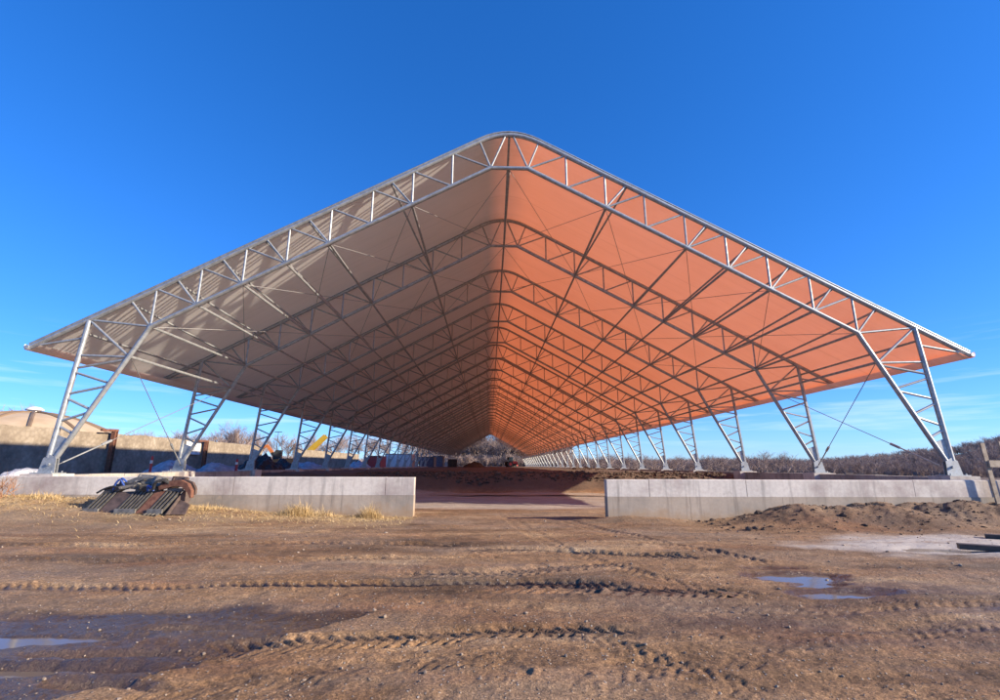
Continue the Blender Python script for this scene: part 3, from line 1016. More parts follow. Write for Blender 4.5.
hose([(0.62, 0.35, 0.78), (0.75, 0.25, 1.05), (0.92, 0.22, 1.2), (1.0, 0.3, 1.02), (1.1, 0.42, 0.9)], 0.035, MAT['bluehose'])
hose([(0.68, 0.42, 0.8), (0.88, 0.3, 1.12), (0.98, 0.22, 1.24), (1.12, 0.3, 1.1)], 0.03, MAT['bluehose'])
hose([(1.85, 0.35, 0.80), (1.93, 0.22, 0.98), (2.05, 0.22, 0.93), (2.12, 0.3, 0.8)], 0.035, MAT['bluehose'])
hose([(0.1, 0.3, 0.72), (0.35, 0.28, 0.86), (0.7, 0.25, 0.95), (1.0, 0.3, 0.86), (1.3, 0.28, 0.92)], 0.035, MAT['blackrubber'])
hose([(2.15, 0.2, 0.86), (2.25, 0.12, 1.10), (2.45, 0.18, 1.18), (2.62, 0.3, 1.05), (2.6, 0.4, 0.9)], 0.05, MAT['blackrubber'])

# a flat stone slab in front of it
sb = at(181, 512.5, 0.05)
mb = MB()
mb.prism([(-0.28, -0.1, 0), (0.05, -0.16, 0.01), (0.27, -0.06, 0), (0.22, 0.12, 0), (-0.2, 0.14, 0)], (0.02, 0.01, 0.09))
o = mb.build('stone_slab', MAT['white'])
o.location = (sb.x, sb.y - 0.4, gz(sb.x, sb.y - 0.4))
tag(o, 'small flat pale stone beside the rusty claw of the scrapped bucket', 'stone')

# ------------------------------------------------------------------ timber by the right edge
a, c = at(981.5, 443, depth=14.68), at(999.5, 507, depth=14.68)
tf = thing('timber_frame', 'grey weathered timber trestle leaning at the end of the banked dirt', 'trestle', (c.x, c.y, gz(c.x, c.y)))
loc = Vector(tf.location)
d = (c - a).normalized()
MB().beam(a - loc, c + d * 0.7 - loc, 0.13, 0.05, (0, 1, 0)).build('plank', MAT['timber'], tf)
e = Vector((0.62, 0.03, 0.05))
MB().beam(a + e - loc, c + d * 0.6 + e - loc, 0.13, 0.05, (0, 1, 0)).build('plank', MAT['timber'], tf)
p = a + (c - a) * 0.33
MB().beam(p + Vector((-0.02, -0.07, 0.0)) - loc, p + Vector((1.6, -0.07, -0.02)) - loc, 0.05, 0.2, (0, 0, 1)).build('plank', MAT['timber'], tf)

p0, p1 = at(958, 546, 0.05), at(1010, 552, 0.05)
mb = MB().beam(p0, p1 + Vector((0.9, -0.1, 0)), 0.20, 0.10)
o = mb.build('timber_beam', MAT['darktimber'])
tag(o, 'dark wet timber baulk lying across the bright sheet of water', 'timber')
p0, p1 = at(985, 536, 0.06), at(1030, 539, 0.06)
o = MB().beam(p0, p1, 0.16, 0.09).build('timber_beam', MAT['darktimber'])
tag(o, 'dark wet timber baulk between the bright water and the banked dirt', 'timber')


# ------------------------------------------------------------------ loose stones, straw, tufts
def ico():
    t = (1 + 5 ** 0.5) / 2
    v = np.array([(-1, t, 0), (1, t, 0), (-1, -t, 0), (1, -t, 0), (0, -1, t), (0, 1, t), (0, -1, -t), (0, 1, -t), (t, 0, -1), (t, 0, 1), (-t, 0, -1), (-t, 0, 1)], float)
    v /= np.linalg.norm(v[0])
    f = np.array([(0, 11, 5), (0, 5, 1), (0, 1, 7), (0, 7, 10), (0, 10, 11), (1, 5, 9), (5, 11, 4), (11, 10, 2), (10, 7, 6), (7, 1, 8), (3, 9, 4), (3, 4, 2), (3, 2, 6), (3, 6, 8), (3, 8, 9), (4, 9, 5), (2, 4, 11), (6, 2, 10), (8, 6, 7), (9, 8, 1)])
    return v, f


IV, IF = ico()


def scatter_stones(name, xs_, ys_, sizes, mat, label, cat=None, zoff=0.2):
    hh = height(xs_, ys_)[0]
    n = len(xs_)
    sc = RNG.uniform(0.6, 1.25, (n, 1, 3)) * sizes[:, None, None] * np.array([1, 1, 0.75])
    jit = 1 + RNG.uniform(-0.28, 0.28, (n, 12, 1))
    v = IV[None] * jit
    ang = RNG.uniform(0, 2 * PI, n)
    ca, sa = np.cos(ang)[:, None], np.sin(ang)[:, None]
    v = np.stack([v[..., 0] * ca - v[..., 1] * sa, v[..., 0] * sa + v[..., 1] * ca, v[..., 2]], -1) * sc
    v += np.stack([xs_, ys_, hh + sizes * zoff], 1)[:, None, :]
    f = (IF[None] + (np.arange(n) * 12)[:, None, None]).reshape(-1, 3)
    o = np_mesh(name, v.reshape(-1, 3), f, mat, False)
    return tag(o, label, cat, None, 'stuff')


n = 3800
d_ = 2.9 + 12.0 * RNG.random(n) ** 1.5
t_ = RNG.uniform(-1.15, 1.15, n)
sz = np.clip(RNG.lognormal(math.log(0.0062), 0.55, n), 0.003, 0.026) * (0.75 + d_ * 0.05)
scatter_stones('gravel', d_ * t_ + CAM.x, d_, sz, MAT['stone'], 'small pale pebbles scattered over the brown mud')
n = 1300
x_ = RNG.uniform(5.0, 19, n)
y_ = YR - 0.1 - np.abs(RNG.normal(0, 1.3, n))
sz = np.clip(RNG.lognormal(math.log(0.016), 0.65, n), 0.006, 0.11)
scatter_stones('dirt_clods', x_, y_, sz, MAT['clod'], 'brown clods of earth on the dirt banked along the wall', zoff=0.1)
n = 2600
x_ = RNG.uniform(-9, 14.5, n)
y_ = 30.6 + np.abs(RNG.normal(0.6, 1.6, n))
sz = np.clip(RNG.lognormal(math.log(0.045), 0.55, n), 0.02, 0.20)
scatter_stones('rubble', x_, y_, sz, MAT['clod'], 'dark rubble and clods along the crest of the soil bank')


def blades(n, xs_, ys_, hgt, wid, lean, base=None, grow_=1.0):
    """thin bent dry stalks: two quads each, numpy"""
    zz = height(xs_, ys_)[0] if base is None else base
    ang = RNG.uniform(0, 2 * PI, n)
    le = RNG.uniform(*lean, n)
    hh_ = RNG.uniform(*hgt, n) * grow_
    dx, dy = np.cos(ang) * np.sin(le), np.sin(ang) * np.sin(le)
    px, py = -np.sin(ang) * wid, np.cos(ang) * wid
    P0 = np.stack([xs_, ys_, zz - 0.01], 1)
    P1 = P0 + np.stack([dx * hh_ * 0.5, dy * hh_ * 0.5, np.cos(le) * hh_ * 0.55], 1)
    P2 = P0 + np.stack([dx * hh_ * 1.25, dy * hh_ * 1.25, np.cos(le) * hh_ * 0.85], 1)
    s = np.stack([px, py, np.zeros(n)], 1)
    v = np.stack([P0 - s, P0 + s, P1 - s * 0.8, P1 + s * 0.8, P2 - s * 0.2, P2 + s * 0.2], 1).reshape(-1, 3)
    k = (np.arange(n) * 6)[:, None]
    f = np.concatenate([k + np.array([[0, 1, 3, 2]]), k + np.array([[2, 3, 5, 4]])])
    return v, f


n = 9000
x_ = -2.9 - 16 * RNG.random(n) ** 0.9
y_ = YL - 0.05 - np.abs(RNG.normal(0, 1.15, n))
v, f = blades(n, x_, y_, (0.05, 0.22), 0.006, (0.9, 1.5))
tag(np_mesh('straw_litter', v, f, MAT['straw'], False), 'flattened dry straw strewn along the foot of the left wall', None, None, 'stuff')


def tuft(u, v_, n, spread, hgt, label, mat='straw', name='dry_grass_tuft', cat='grass tuft', lean=(0.1, 0.9), y=None):
    c = at(u, v_)
    yy = y if y is not None else YL - 0.45
    c = at(u, v_, depth=yy)
    g1, g2 = np.clip(RNG.normal(0, 1, n), -1.7, 1.7), np.clip(RNG.normal(0, 1, n), -1.7, 1.7)
    xs_ = c.x + g1 * spread
    ys_ = yy + g2 * spread * 0.5
    ys_ = np.minimum(ys_, YL - 0.06) if yy < YL else ys_
    v, f = blades(n, xs_, ys_, hgt, 0.005, lean, grow_=np.exp(-0.45 * (g1 ** 2 + 0.5 * g2 ** 2)) * RNG.uniform(0.5, 1.25, n))
    o = np_mesh(name, v, f, MAT[mat], False)
    return tag(o, label, cat, 'dry grass tufts along the left wall' if mat == 'straw' else None)


tuft(300, 506, 1100, 0.36, (0.22, 0.62), 'wide dry straw tuft against the wall, the bigger clump nearer the scrapped bucket')
tuft(325, 508, 260, 0.28, (0.15, 0.42), 'low dry straw tuft between the two taller straw clumps')
tuft(370, 508, 900, 0.26, (0.22, 0.60), 'dry straw tuft against the wall nearest the opening')
tuft(212, 502, 240, 0.45, (0.10, 0.30), 'low ragged straw tuft just right of the scrapped bucket')
tuft(45, 490, 620, 0.5, (0.12, 0.32), 'broad low straw tuft left of the scrapped bucket')

# a leafless red brown shrub at the left edge
sx = at(3, 480, depth=15.2)
c = Vector((sx.x - 0.1, 15.2, gz(sx.x, 15.2)))
shr = MB()


def twig(mb, p, d, l, r, lev, n=4):
    q = p + d * l
    mb.tube(p, q, r, r * 0.6, n=n, cap=False)
    if lev:
        for k in range(3 if lev > 1 else 4):
            e = (d + Vector((random.uniform(-1, 1), random.uniform(-1, 1), random.uniform(-0.4, 0.9))) * 0.75).normalized()
            twig(mb, p + d * l * random.uniform(0.45, 1), e, l * random.uniform(0.45, 0.75), r * 0.6, lev - 1, 3)


for k in range(26):
    e = Vector((random.uniform(-1, 1), random.uniform(-1, 1), random.uniform(0.7, 1.8))).normalized()
    twig(shr, Vector((random.gauss(0, 0.2), random.gauss(0, 0.15), 0)), e, random.uniform(0.25, 0.5), 0.010, 2)
o = shr.build('dry_shrub', MAT['shrub'])
o.location = c
tag(o, 'leafless red brown shrub in front of the wall at the left edge', 'shrub')


# ------------------------------------------------------------------ bare trees
def grow(mb_t, mb_c, p, d, l, r, lev, seg=2):
    q = p
    for k in range(seg):
        d = (d + Vector((random.uniform(-1, 1), random.uniform(-1, 1), random.uniform(-0.2, 0.5))) * 0.13).normalized()
        q2 = q + d * (l / seg)
        (mb_t if lev >= 4 else mb_c).tube(q, q2, r * (1 - 0.35 * k / seg), r * (1 - 0.35 * (k + 1) / seg), n=6 if lev >= 4 else 3, cap=False)
        if lev > 0 and (lev < 4 or k == seg - 1):
            nb_ = {4: 4, 3: 3, 2: 3, 1: 4}.get(lev, 3)
            for b_ in range(nb_):
                e = (d * 0.75 + Vector((random.uniform(-1, 1), random.uniform(-1, 1), random.uniform(-0.1, 0.75))) * 0.75).normalized()
                grow(mb_t, mb_c, q + (q2 - q) * random.uniform(0.4, 1.0), e, l * random.uniform(0.5, 0.8), max(r * 0.5, 0.012), lev - 1, 2 if lev > 2 else 1)
        q = q2


TREES = []
for k in range(6):
    random.seed(100 + k)
    a, c = MB(), MB()
    grow(a, c, Vector((0, 0, -0.4)), Vector((0, 0, 1)), 3.6, 0.13, 4)
    zz = max(p[2] for p in c.v)
    TREES.append((a.mesh('trunk', MAT['bark']), c.mesh('crown', MAT['twig']), zz))
random.seed(9)


def plant_tree(i, x, y, z, hgt, label, group):
    tm, cm, zz = TREES[i]
    o = bpy.data.objects.new('bare_tree', None)
    COL.objects.link(o)
    s = hgt / zz
    o.location = (x, y, z)
    o.rotation_euler = (0, 0, random.uniform(0, 6.28))
    w = s * random.uniform(0.9, 1.25)
    o.scale = (w, w, s)
    for nm, me in (('trunk', tm), ('crown', cm)):
        ch = bpy.data.objects.new(nm, me)
        COL.objects.link(ch)
        ch.parent = o
    tag(o, label, 'tree', group)


def tree_row(u0, u1, n, dist, hpx, label, group, z=0.9):
    for k in range(n):
        u = u0 + (u1 - u0) * (k + random.uniform(0.1, 0.9)) / n
        D = random.uniform(*dist)
        p = at(u, 466, depth=D)
        hh_ = random.uniform(*hpx) * D / 480 + (1.6 - z)
        plant_tree(random.randrange(6), p.x, D, z, hh_, label, group)


tree_row(-15, 30, 5, (175, 200), (44, 58), 'tall bare tree rising behind the tan dome', 'bare trees behind the tan dome')
tree_row(78, 262, 28, (125, 165), (28, 37), 'bare grey brown tree standing beyond the pale masonry wall', 'bare trees beyond the masonry wall')
tree_row(225, 245, 2, (118, 124), (42, 48), 'taller bare tree sticking up above the others beyond the masonry wall', 'taller bare trees beyond the masonry wall')
tree_row(262, 435, 26, (185, 230), (22, 32), 'bare tree showing between the left columns of the shelter', 'bare trees between the left columns')
tree_row(440, 556, 30, (250, 290), (24, 36), 'bare tree showing through the far open end of the shelter', 'bare trees beyond the far end')
tree_row(556, 790, 40, (225, 300), (8, 14), 'bare tree showing between the right columns of the shelter', 'bare trees between the right columns', -4.4)
tree_row(766, 792, 3, (170, 190), (15, 18), 'bigger spreading bare tree beside the second right column', 'spreading bare trees by the second right column', -4.4)
tree_row(790, 1015, 26, (200, 250), (6, 10), 'bare tree at the foot of the wooded hill', 'bare trees at the foot of the hill', -4.4)

# hills: one to the right, low rises all round
def hill_h(x, y):
    a = np.degrees(np.arctan2(x, y))
    r = np.hypot(x, y)
    prof = 0.8 + 3.6 * sstep(33, 41, a) + 13 * sstep(38.5, 50, a) + 14 * sstep(49, 75, a) + 8 * sstep(-20, -50, a) + 1.6 * fbm(a * 0.10, a * 0 + 0.3, 3, 301)
    return prof * sstep(300, 430, r) * (1 + 0.12 * fbm(x * 0.02, y * 0.02, 3, 303)) - 1.0 - 6.5 * (1 - sstep(290, 335, r))


aa = np.radians(np.linspace(-100, 100, 220))
rr = np.concatenate([np.linspace(290, 470, 24), [560, 800]])
RR, AA = np.meshgrid(rr, aa, indexing='ij')
HX, HY = RR * np.sin(AA), RR * np.cos(AA)
HZ = hill_h(HX, HY)
HZ[-1] = -5
ij = np.arange(HX.size).reshape(HX.shape)
fc = np.stack([ij[:-1, :-1], ij[1:, :-1], ij[1:, 1:], ij[:-1, 1:]], -1).reshape(-1, 4)
tag(np_mesh('hill', np.stack([HX.ravel(), HY.ravel(), HZ.ravel()], 1), fc, MAT['hill']), 'low brown wooded hills on the horizon', None, None, 'structure')

# the woods on the hills: one mass of bare trees
random.seed(55)
small = []
for k in range(5):
    a = MB()
    grow(a, a, Vector((0, 0, -0.3)), Vector((0, 0, 1)), 3.4, 0.22, 3, 2)
    vv = np.array(a.v)
    vv /= vv[:, 2].max()
    small.append((vv, np.array(a.f)))
V, Fc, off = [], [], 0
n = 4500
ang = np.radians(np.concatenate([RNG.uniform(-58, 8, 900), RNG.uniform(4, 58, 2700), RNG.uniform(-8, 9, 900)]))
rad = np.where(ang > math.radians(28), RNG.uniform(300, 440, n), RNG.uniform(290, 400, n))
tx, ty = rad * np.sin(ang), rad * np.cos(ang)
rad[3600:] = np.where(np.arange(900) % 2 == 0, RNG.uniform(246, 275, 900), RNG.uniform(285, 345, 900))
tx, ty = rad * np.sin(ang), rad * np.cos(ang)
tz = np.maximum(hill_h(tx, ty), np.where(tx > 22, -4.2, 0.5))
tz[3600:] = 0.5
for k in range(n):
    vv, ff = small[k % 5]
    hh_ = random.uniform(5.0, 8.5) if k < 3600 else (random.uniform(3.5, 8) if k % 2 == 0 else random.uniform(11, 20))
    w = hh_ * random.uniform(0.8, 1.25)
    c, s = math.cos(k), math.sin(k)
    q = np.stack([(vv[:, 0] * c - vv[:, 1] * s) * w + tx[k], (vv[:, 0] * s + vv[:, 1] * c) * w + ty[k], vv[:, 2] * hh_ + tz[k] - 0.3], 1)
    V.append(q)
    Fc.append(ff + off)
    off += len(vv)
tag(np_mesh('bare_woods', np.concatenate(V), np.concatenate(Fc), MAT['twig'], False), 'bare purple brown woods covering the far hills', None, None, 'stuff')

# ------------------------------------------------------------------ left yard: masonry wall, dome, posts, machines
XM = -29.0


def masonry(y0, y1, label, top=3.86, group=None):
    n = max(2, int((y1 - y0) / 0.7))
    yy = np.linspace(y0, y1, n)
    topz = top + 0.10 * fbm(yy * 0.25, yy * 0 + y0, 4, 401) + 0.05 * fbm(yy * 1.3, yy * 0, 2, 403)
    V, Fc = [], []
    zs = np.linspace(0, 1, 8)
    for side, xx in ((0, XM), (1, XM - 0.7)):
        for j in range(n):
            for k in zs:
                z = -0.2 + (topz[j] + 0.2) * k
                b_ = 0.05 * float(pnoise(np.array([yy[j] * 0.9]), np.array([z * 1.3 + 9 * side]), 405)[0])
                V.append((xx + b_ * (1 if side == 0 else -1), yy[j], z))
    V = np.array(V)
    idx = np.arange(2 * n * 8).reshape(2, n, 8)
    f = [np.stack([idx[0, :-1, :-1], idx[0, :-1, 1:], idx[0, 1:, 1:], idx[0, 1:, :-1]], -1).reshape(-1, 4),
         np.stack([idx[1, :-1, :-1], idx[1, 1:, :-1], idx[1, 1:, 1:], idx[1, :-1, 1:]], -1).reshape(-1, 4),
         np.stack([idx[0, :-1, -1], idx[1, :-1, -1], idx[1, 1:, -1], idx[0, 1:, -1]], -1).reshape(-1, 4),
         np.stack([idx[0, 0, :-1], idx[1, 0, :-1], idx[1, 0, 1:], idx[0, 0, 1:]], -1).reshape(-1, 4),
         np.stack([idx[0, -1, :-1], idx[0, -1, 1:], idx[1, -1, 1:], idx[1, -1, :-1]], -1).reshape(-1, 4)]
    o = np_mesh('masonry_wall', V, np.concatenate(f), MAT['masonry'], False)
    return tag(o, label, 'wall', group)


masonry(14, 62, 'long pale tan masonry wall in front of the tan dome')
masonry(73.5, 108, 'pale tan masonry wall beyond the gap with the orange excavator')

dc = at(28, 440, depth=78)
dome = thing('storage_dome', 'tan ribbed storage dome with a round cap behind the masonry wall', 'building', (dc.x, 78, 0.5))
R_, ztop = 13.8, at(28, 413, depth=78).z - 0.5
prof = [(14.6, 0)] + [(r_, ztop - 2.9 * (r_ / 10.4) ** 2) for r_ in np.linspace(14.4, 0.5, 14)]
MB().lathe(prof, 48).build('shell', MAT['domefabric'], dome, True)
for k in range(12):
    t = 2 * PI * k / 12 + 0.2
    mb = MB()
    pts = [Vector(((r + 0.02) * math.cos(t), (r + 0.02) * math.sin(t), z + 0.03)) for r, z in prof]
    mb.path(pts, 0.26, 5)
    mb.build('rib', MAT['domerib'], dome)
MB().lathe([(0.75, ztop - 0.15), (0.7, ztop + 0.35), (1.15, ztop + 0.42), (1.15, ztop + 0.55), (0.8, ztop + 0.85), (0.2, ztop + 1.0)], 24).build('cap', MAT['white'], dome, True)


def rusty_post(u, depth_, zt_, label, arm):
    p = at(u, 450, depth=depth_)
    k = (XM + 0.35 - CAM.x) / (p.x - CAM.x)
    y = depth_ * k
    t = thing('rusty_post', label, 'post', (XM + 0.4, y, 1.0), 0.0, 'rusty steel posts along the masonry wall')
    mb = MB()
    h_ = zt_ - 1.0
    mb.box((-0.14, -0.15, 0), (0.14, -0.125, h_))
    mb.box((-0.14, 0.125, 0), (0.14, 0.15, h_))
    mb.box((-0.02, -0.125, 0), (0.02, 0.125, h_))
    mb.build('upright', MAT['rust'], t)
    mb = MB()
    mb.beam((0.0, 0.25, h_ + 0.05), (0.0, -arm, h_ - 0.02), 0.16, 0.17)
    mb.build('arm', MAT['rust'], t)
    return t


rusty_post(111, 36, at(111, 430, depth=36).z, 'rusty steel post with a side arm, nearer the tan dome', 1.3)
rusty_post(205, 47, at(205, 440.5, depth=47).z, 'rusty steel post beside the white sign board', 1.3)

# white sign board on the wall
p = at(193, 448, depth=46)
k = (XM + 0.12 - CAM.x) / (p.x - CAM.x)
sy = 46 * k
sg = thing('sign_board', 'white sign board with a grey picture fixed to the masonry wall', 'sign', (XM + 0.13, sy, 1.6 + (p.z - 1.6) * k))
MB().box((-0.03, -1.15, -0.6), (0.03, 1.15, 0.6)).build('board', MAT['white'], sg)
mb = MB()
mb.box((0.033, -0.5, -0.22), (0.04, 0.25, 0.05))
mb.box((0.033, -0.2, 0.08), (0.04, 0.45, 0.22))
mb.box((0.033, -0.62, -0.36), (0.04, 0.62, -0.29))
mb.build('print', MAT['signgrey'], sg)


def marker(u, v_top, v_bot, depth_, label):
    p, q = at(u, v_top, depth=depth_), at(u, v_bot, depth=depth_)
    t = thing('marker_post', label, 'post', (q.x, depth_, gz(q.x, depth_)), 0, 'red marker posts beyond the wall')
    z = float(t.location.z)
    h_ = p.z - z
    r = 1.1 * depth_ / 480
    MB().lathe([(r * 1.3, 0), (r * 1.3, 0.06), (r, 0.08), (r, h_ * 0.9), (r * 0.8, h_ * 0.97), (r * 0.3, h_)], 14).build('post', MAT['red'], t, True)
    MB().lathe([(r + 0.004, h_ * 0.62), (r + 0.004, h_ * 0.78)], 14).build('band', MAT['white'], t, True)


marker(150, 456, 471, 26, 'red marker post with a white band beyond the left wall near the first bay')
marker(236, 459, 469, 33, 'red marker post with a white band beside the black scrap heap')


def heap(name, u0, u1, depth_, vtop, mat, label, cat, seed, dep=None, jag=0.25):
    a, c = at(u0, 468, depth=depth_), at(u1, 468, depth=depth_)
    rx = (c.x - a.x) / 2
    ry = dep or rx * 0.6
    hz = at((u0 + u1) / 2, vtop, depth=depth_).z
    cx_ = (a.x + c.x) / 2
    z0 = gz(cx_, depth_) - 0.15
    n = 36
    g = np.linspace(-1, 1, n)
    GXX, GYY = np.meshgrid(g, g, indexing='ij')
    q = np.hypot(GXX, GYY)
    px_, py_ = GXX * rx, GYY * ry
    z = (hz - z0) * np.clip(1 - q ** 2, -0.15, 1) ** 1.0 * (1 + jag * fbm(px_ * 0.9 + seed, py_ * 0.9, 4, seed)) + jag * 0.4 * fbm(px_ * 2.5, py_ * 2.5 + seed, 3, seed + 5)
    z = np.where(q > 1, -0.1, z)
    ij = np.arange(n * n).reshape(n, n)
    fc = np.stack([ij[:-1, :-1], ij[1:, :-1], ij[1:, 1:], ij[:-1, 1:]], -1).reshape(-1, 4)
    o = np_mesh(name, np.stack([px_.ravel(), py_.ravel(), z.ravel()], 1), fc, MAT[mat], mat == 'snow')
    o.location = (cx_, depth_, z0)
    return tag(o, label, cat)


heap('snow_bank', 150, 196, 31, 462, 'snow', 'bluish old snow bank behind the scrapped bucket, near the red marker', 'snow bank', 3, 2.5)
heap('snow_bank', 196, 240, 33, 464, 'snow', 'bluish old snow bank between the second column and the black scrap heap', 'snow bank', 7, 2.5)
heap('snow_bank', 14, 50, 23, 468.5, 'snow', 'low strip of old snow left of the front column', 'snow bank', 13, 1.6)
heap('snow_bank', 285, 330, 52, 463, 'snow', 'old snow bank beneath the yellow conveyor', 'snow bank', 17, 3)
heap('snow_bank', 345, 372, 75, 462, 'snow', 'small snow bank in front of the red skip', 'snow bank', 23, 3)
heap('scrap_heap', 236, 284, 40, 459.5, 'scrap', 'black scrap heap piled beside the third left column', 'heap', 29, 2.5, 0.5)
heap('scrap_heap', 262, 300, 48, 461, 'scrap', 'lower dark scrap heap further along beside the fourth left column', 'heap', 37, 2.5, 0.5)
heap('dirt_heap', 560, 612, 60, 468, 'clod', 'low dark soil heap along the foot of the right columns', 'heap', 41, 3, 0.4)
heap('dirt_heap', 462, 486, 120, 463, 'clod', 'dark heap on the floor near the far open end', 'heap', 43, 4, 0.4)


# machines: small in the photograph, still built with their main parts
def excavator(loc, rz, sc, label, mat):
    t = thing('excavator', label, 'machine', loc, rz)
    t.scale = (sc,) * 3
    for s in (-1, 1):
        mb = MB()
        mb.prism([(-1.7, s * 1.1 - 0.28, 0.35), (-1.4, s * 1.1 - 0.28, 0.0), (1.4, s * 1.1 - 0.28, 0.0), (1.7, s * 1.1 - 0.28, 0.35), (1.4, s * 1.1 - 0.28, 0.75), (-1.4, s * 1.1 - 0.28, 0.75)], (0, 0.56, 0))
        mb.build('track', MAT['blackrubber'], t)
    MB().prism([(-1.9, -1.2, 0.95), (1.3, -1.2, 0.95), (1.3, -1.2, 1.5), (-0.4, -1.2, 1.7), (-1.9, -1.2, 1.75)], (0, 2.4, 0)).build('body', mat, t)
    MB().prism([(0.1, 0.15, 1.72), (1.25, 0.15, 1.52), (1.35, 0.15, 2.2), (0.95, 0.15, 2.95), (0.1, 0.15, 2.95)], (0, 1.0, 0)).build('cab', MAT['glass'], t)
    mb = MB()
    mb.beam((0.9, -0.2, 1.5), (2.5, -0.2, 3.6), 0.35, 0.45)
    mb.beam((2.45, -0.2, 3.65), (4.0, -0.2, 3.2), 0.35, 0.4)
    mb.build('boom', mat, t)
    MB().beam((3.9, -0.2, 3.3), (4.3, -0.2, 1.1), 0.28, 0.35).build('stick', mat, t)
    MB().prism([(4.0, -0.7, 1.2), (4.6, -0.7, 1.0), (4.5, -0.7, 0.4), (3.9, -0.7, 0.35), (3.75, -0.7, 0.8)], (0, 1.0, 0)).build('bucket', MAT['darksteel'], t)
    return t


p = at(283, 460, depth=66)
excavator((p.x, 66, 0.95), math.radians(190), 0.85, 'orange excavator parked in the gap in the masonry wall', MAT['orange'])

# yellow conveyor beyond the left columns
p0, p1 = at(305, 455, depth=122), at(326, 436, depth=122)
cv = thing('conveyor', 'yellow inclined conveyor rising above the far masonry wall', 'conveyor', (p0.x, 122, 1.0))
loc = Vector(cv.location)
q0, q1 = p0 - loc, p1 - loc
dv = (q1 - q0).normalized()
mb = MB()
for yy in (-0.55, 0.55):
    mb.beam(q0 + Vector((0, yy, 0)), q1 + Vector((0, yy, 0)), 0.15, 1.1)
mb.build('boom', MAT['yellow'], cv)
MB().beam(q0 + Vector((0, 0, 0.2)), q1 + Vector((0, 0, 0.2)), 0.9, 0.05).build('belt', MAT['blackrubber'], cv)
mb = MB()
mb.beam(q0 + dv * 1.2, (q0 + dv * 1.2).xy.to_3d(), 0.2, 0.2, (0, 1, 0))
mb.beam(q0 + dv * 2.4 + Vector((0, -0.5, 0)), Vector((q0.x + 0.6, -0.7, 0)), 0.15, 0.15, (0, 1, 0))
mb.beam(q0 + dv * 2.4 + Vector((0, 0.5, 0)), Vector((q0.x + 0.6, 0.7, 0)), 0.15, 0.15, (0, 1, 0))
mb.build('leg', MAT['yellow'], cv)
MB().prism([q0 + Vector((-1.3, -0.7, -0.4)), q0 + Vector((0.3, -0.7, -0.4)), q0 + Vector((0.6, -0.7, 0.5)), q0 + Vector((-1.6, -0.7, 0.5))], (0, 1.4, 0)).build('hopper', MAT['yellow'], cv)

# red skip, trailers and a container far along the left side
def container(u0, u1, depth_, vtop, mat, label, cat, name, corr=True):
    a, c = at(u0, 466, depth=depth_), at(u1, 466, depth=depth_)
    w_, h_ = c.x - a.x, at(u0, vtop, depth=depth_).z - 1.0
    t = thing(name, label, cat, ((a.x + c.x) / 2, depth_, 1.0))
    MB().box((-w_ / 2, -1.2, 0.15), (w_ / 2, 4.5, h_)).build('body', mat, t)
    mb = MB()
    n = max(4, int(w_ / 0.3))
    for k in range(n + 1):
        x = -w_ / 2 + w_ * k / n
        mb.box((x - 0.05, -1.26, 0.25), (x + 0.05, -1.203, h_ - 0.12))
    mb.build('corrugation', mat, t)
    mb = MB()
    for x in (-w_ / 2, w_ / 2):
        mb.box((x - 0.07, -1.29, 0), (x + 0.07, -1.15, h_ + 0.03))
    mb.box((-w_ / 2 + 0.07, -1.28, h_ - 0.1), (w_ / 2 - 0.07, -1.204, h_ + 0.03))
    mb.build('frame', MAT['darksteel'], t)
    return t


container(369, 381, 96, 456, MAT['red'], 'red steel skip beyond the left columns', 'skip', 'steel_skip')
container(386, 412, 112, 454, MAT['white'], 'white box trailer beyond the left columns', 'trailer', 'box_trailer')
container(420, 434, 118, 457, MAT['blue'], 'blue shipping container standing far along the left columns', 'container', 'shipping_container')
container(433, 443, 135, 456, MAT['blue'], 'smaller faded blue container next to the far left columns', 'container', 'shipping_container')

# light pole above the trees on the left
p = at(278.5, 432, depth=150)
t = thing('light_pole', 'thin grey light pole standing above the bare trees on the left', 'pole', (p.x, 150, 0.9))
MB().tube((0, 0, 0), (0, 0, p.z - 0.9), 0.13, 0.08, 8).build('pole', MAT['darksteel'], t, True)
MB().box((-1.1, -0.12, p.z - 1.0), (1.1, 0.12, p.z - 0.8)).build('lamp_bar', MAT['darksteel'], t)


def tractor(u, depth_, label, mat, sc, rz):
    p = at(u, 468, depth=depth_)
    t = thing('tractor', label, 'tractor', (p.x, depth_, gz(p.x, depth_) - 0.03), rz)
    t.scale = (sc,) * 3
    MB().prism([(-0.6, -0.45, 0.9), (1.7, -0.45, 0.9), (1.75, -0.45, 1.45), (0.4, -0.45, 1.6), (-0.6, -0.45, 1.3)], (0, 0.9, 0)).build('body', mat, t)
    MB().prism([(-0.9, -0.6, 1.35), (0.4, -0.6, 1.55), (0.25, -0.6, 2.6), (-0.8, -0.6, 2.6)], (0, 1.2, 0)).build('cab', MAT['glass'], t)
    for x, r in ((-0.6, 0.8), (1.4, 0.5)):
        for s in (-1, 1):
            w_ = MB().tube((x, s * 0.6, r), (x, s * 1.0, r), r, n=20)
            ww = w_.build('wheel', MAT['blackrubber'], t, True)
            MB().tube((x, s * 1.0, r), (x, s * 1.02, r), r * 0.5, n=14).build('rim', mat, ww, True)
    return t


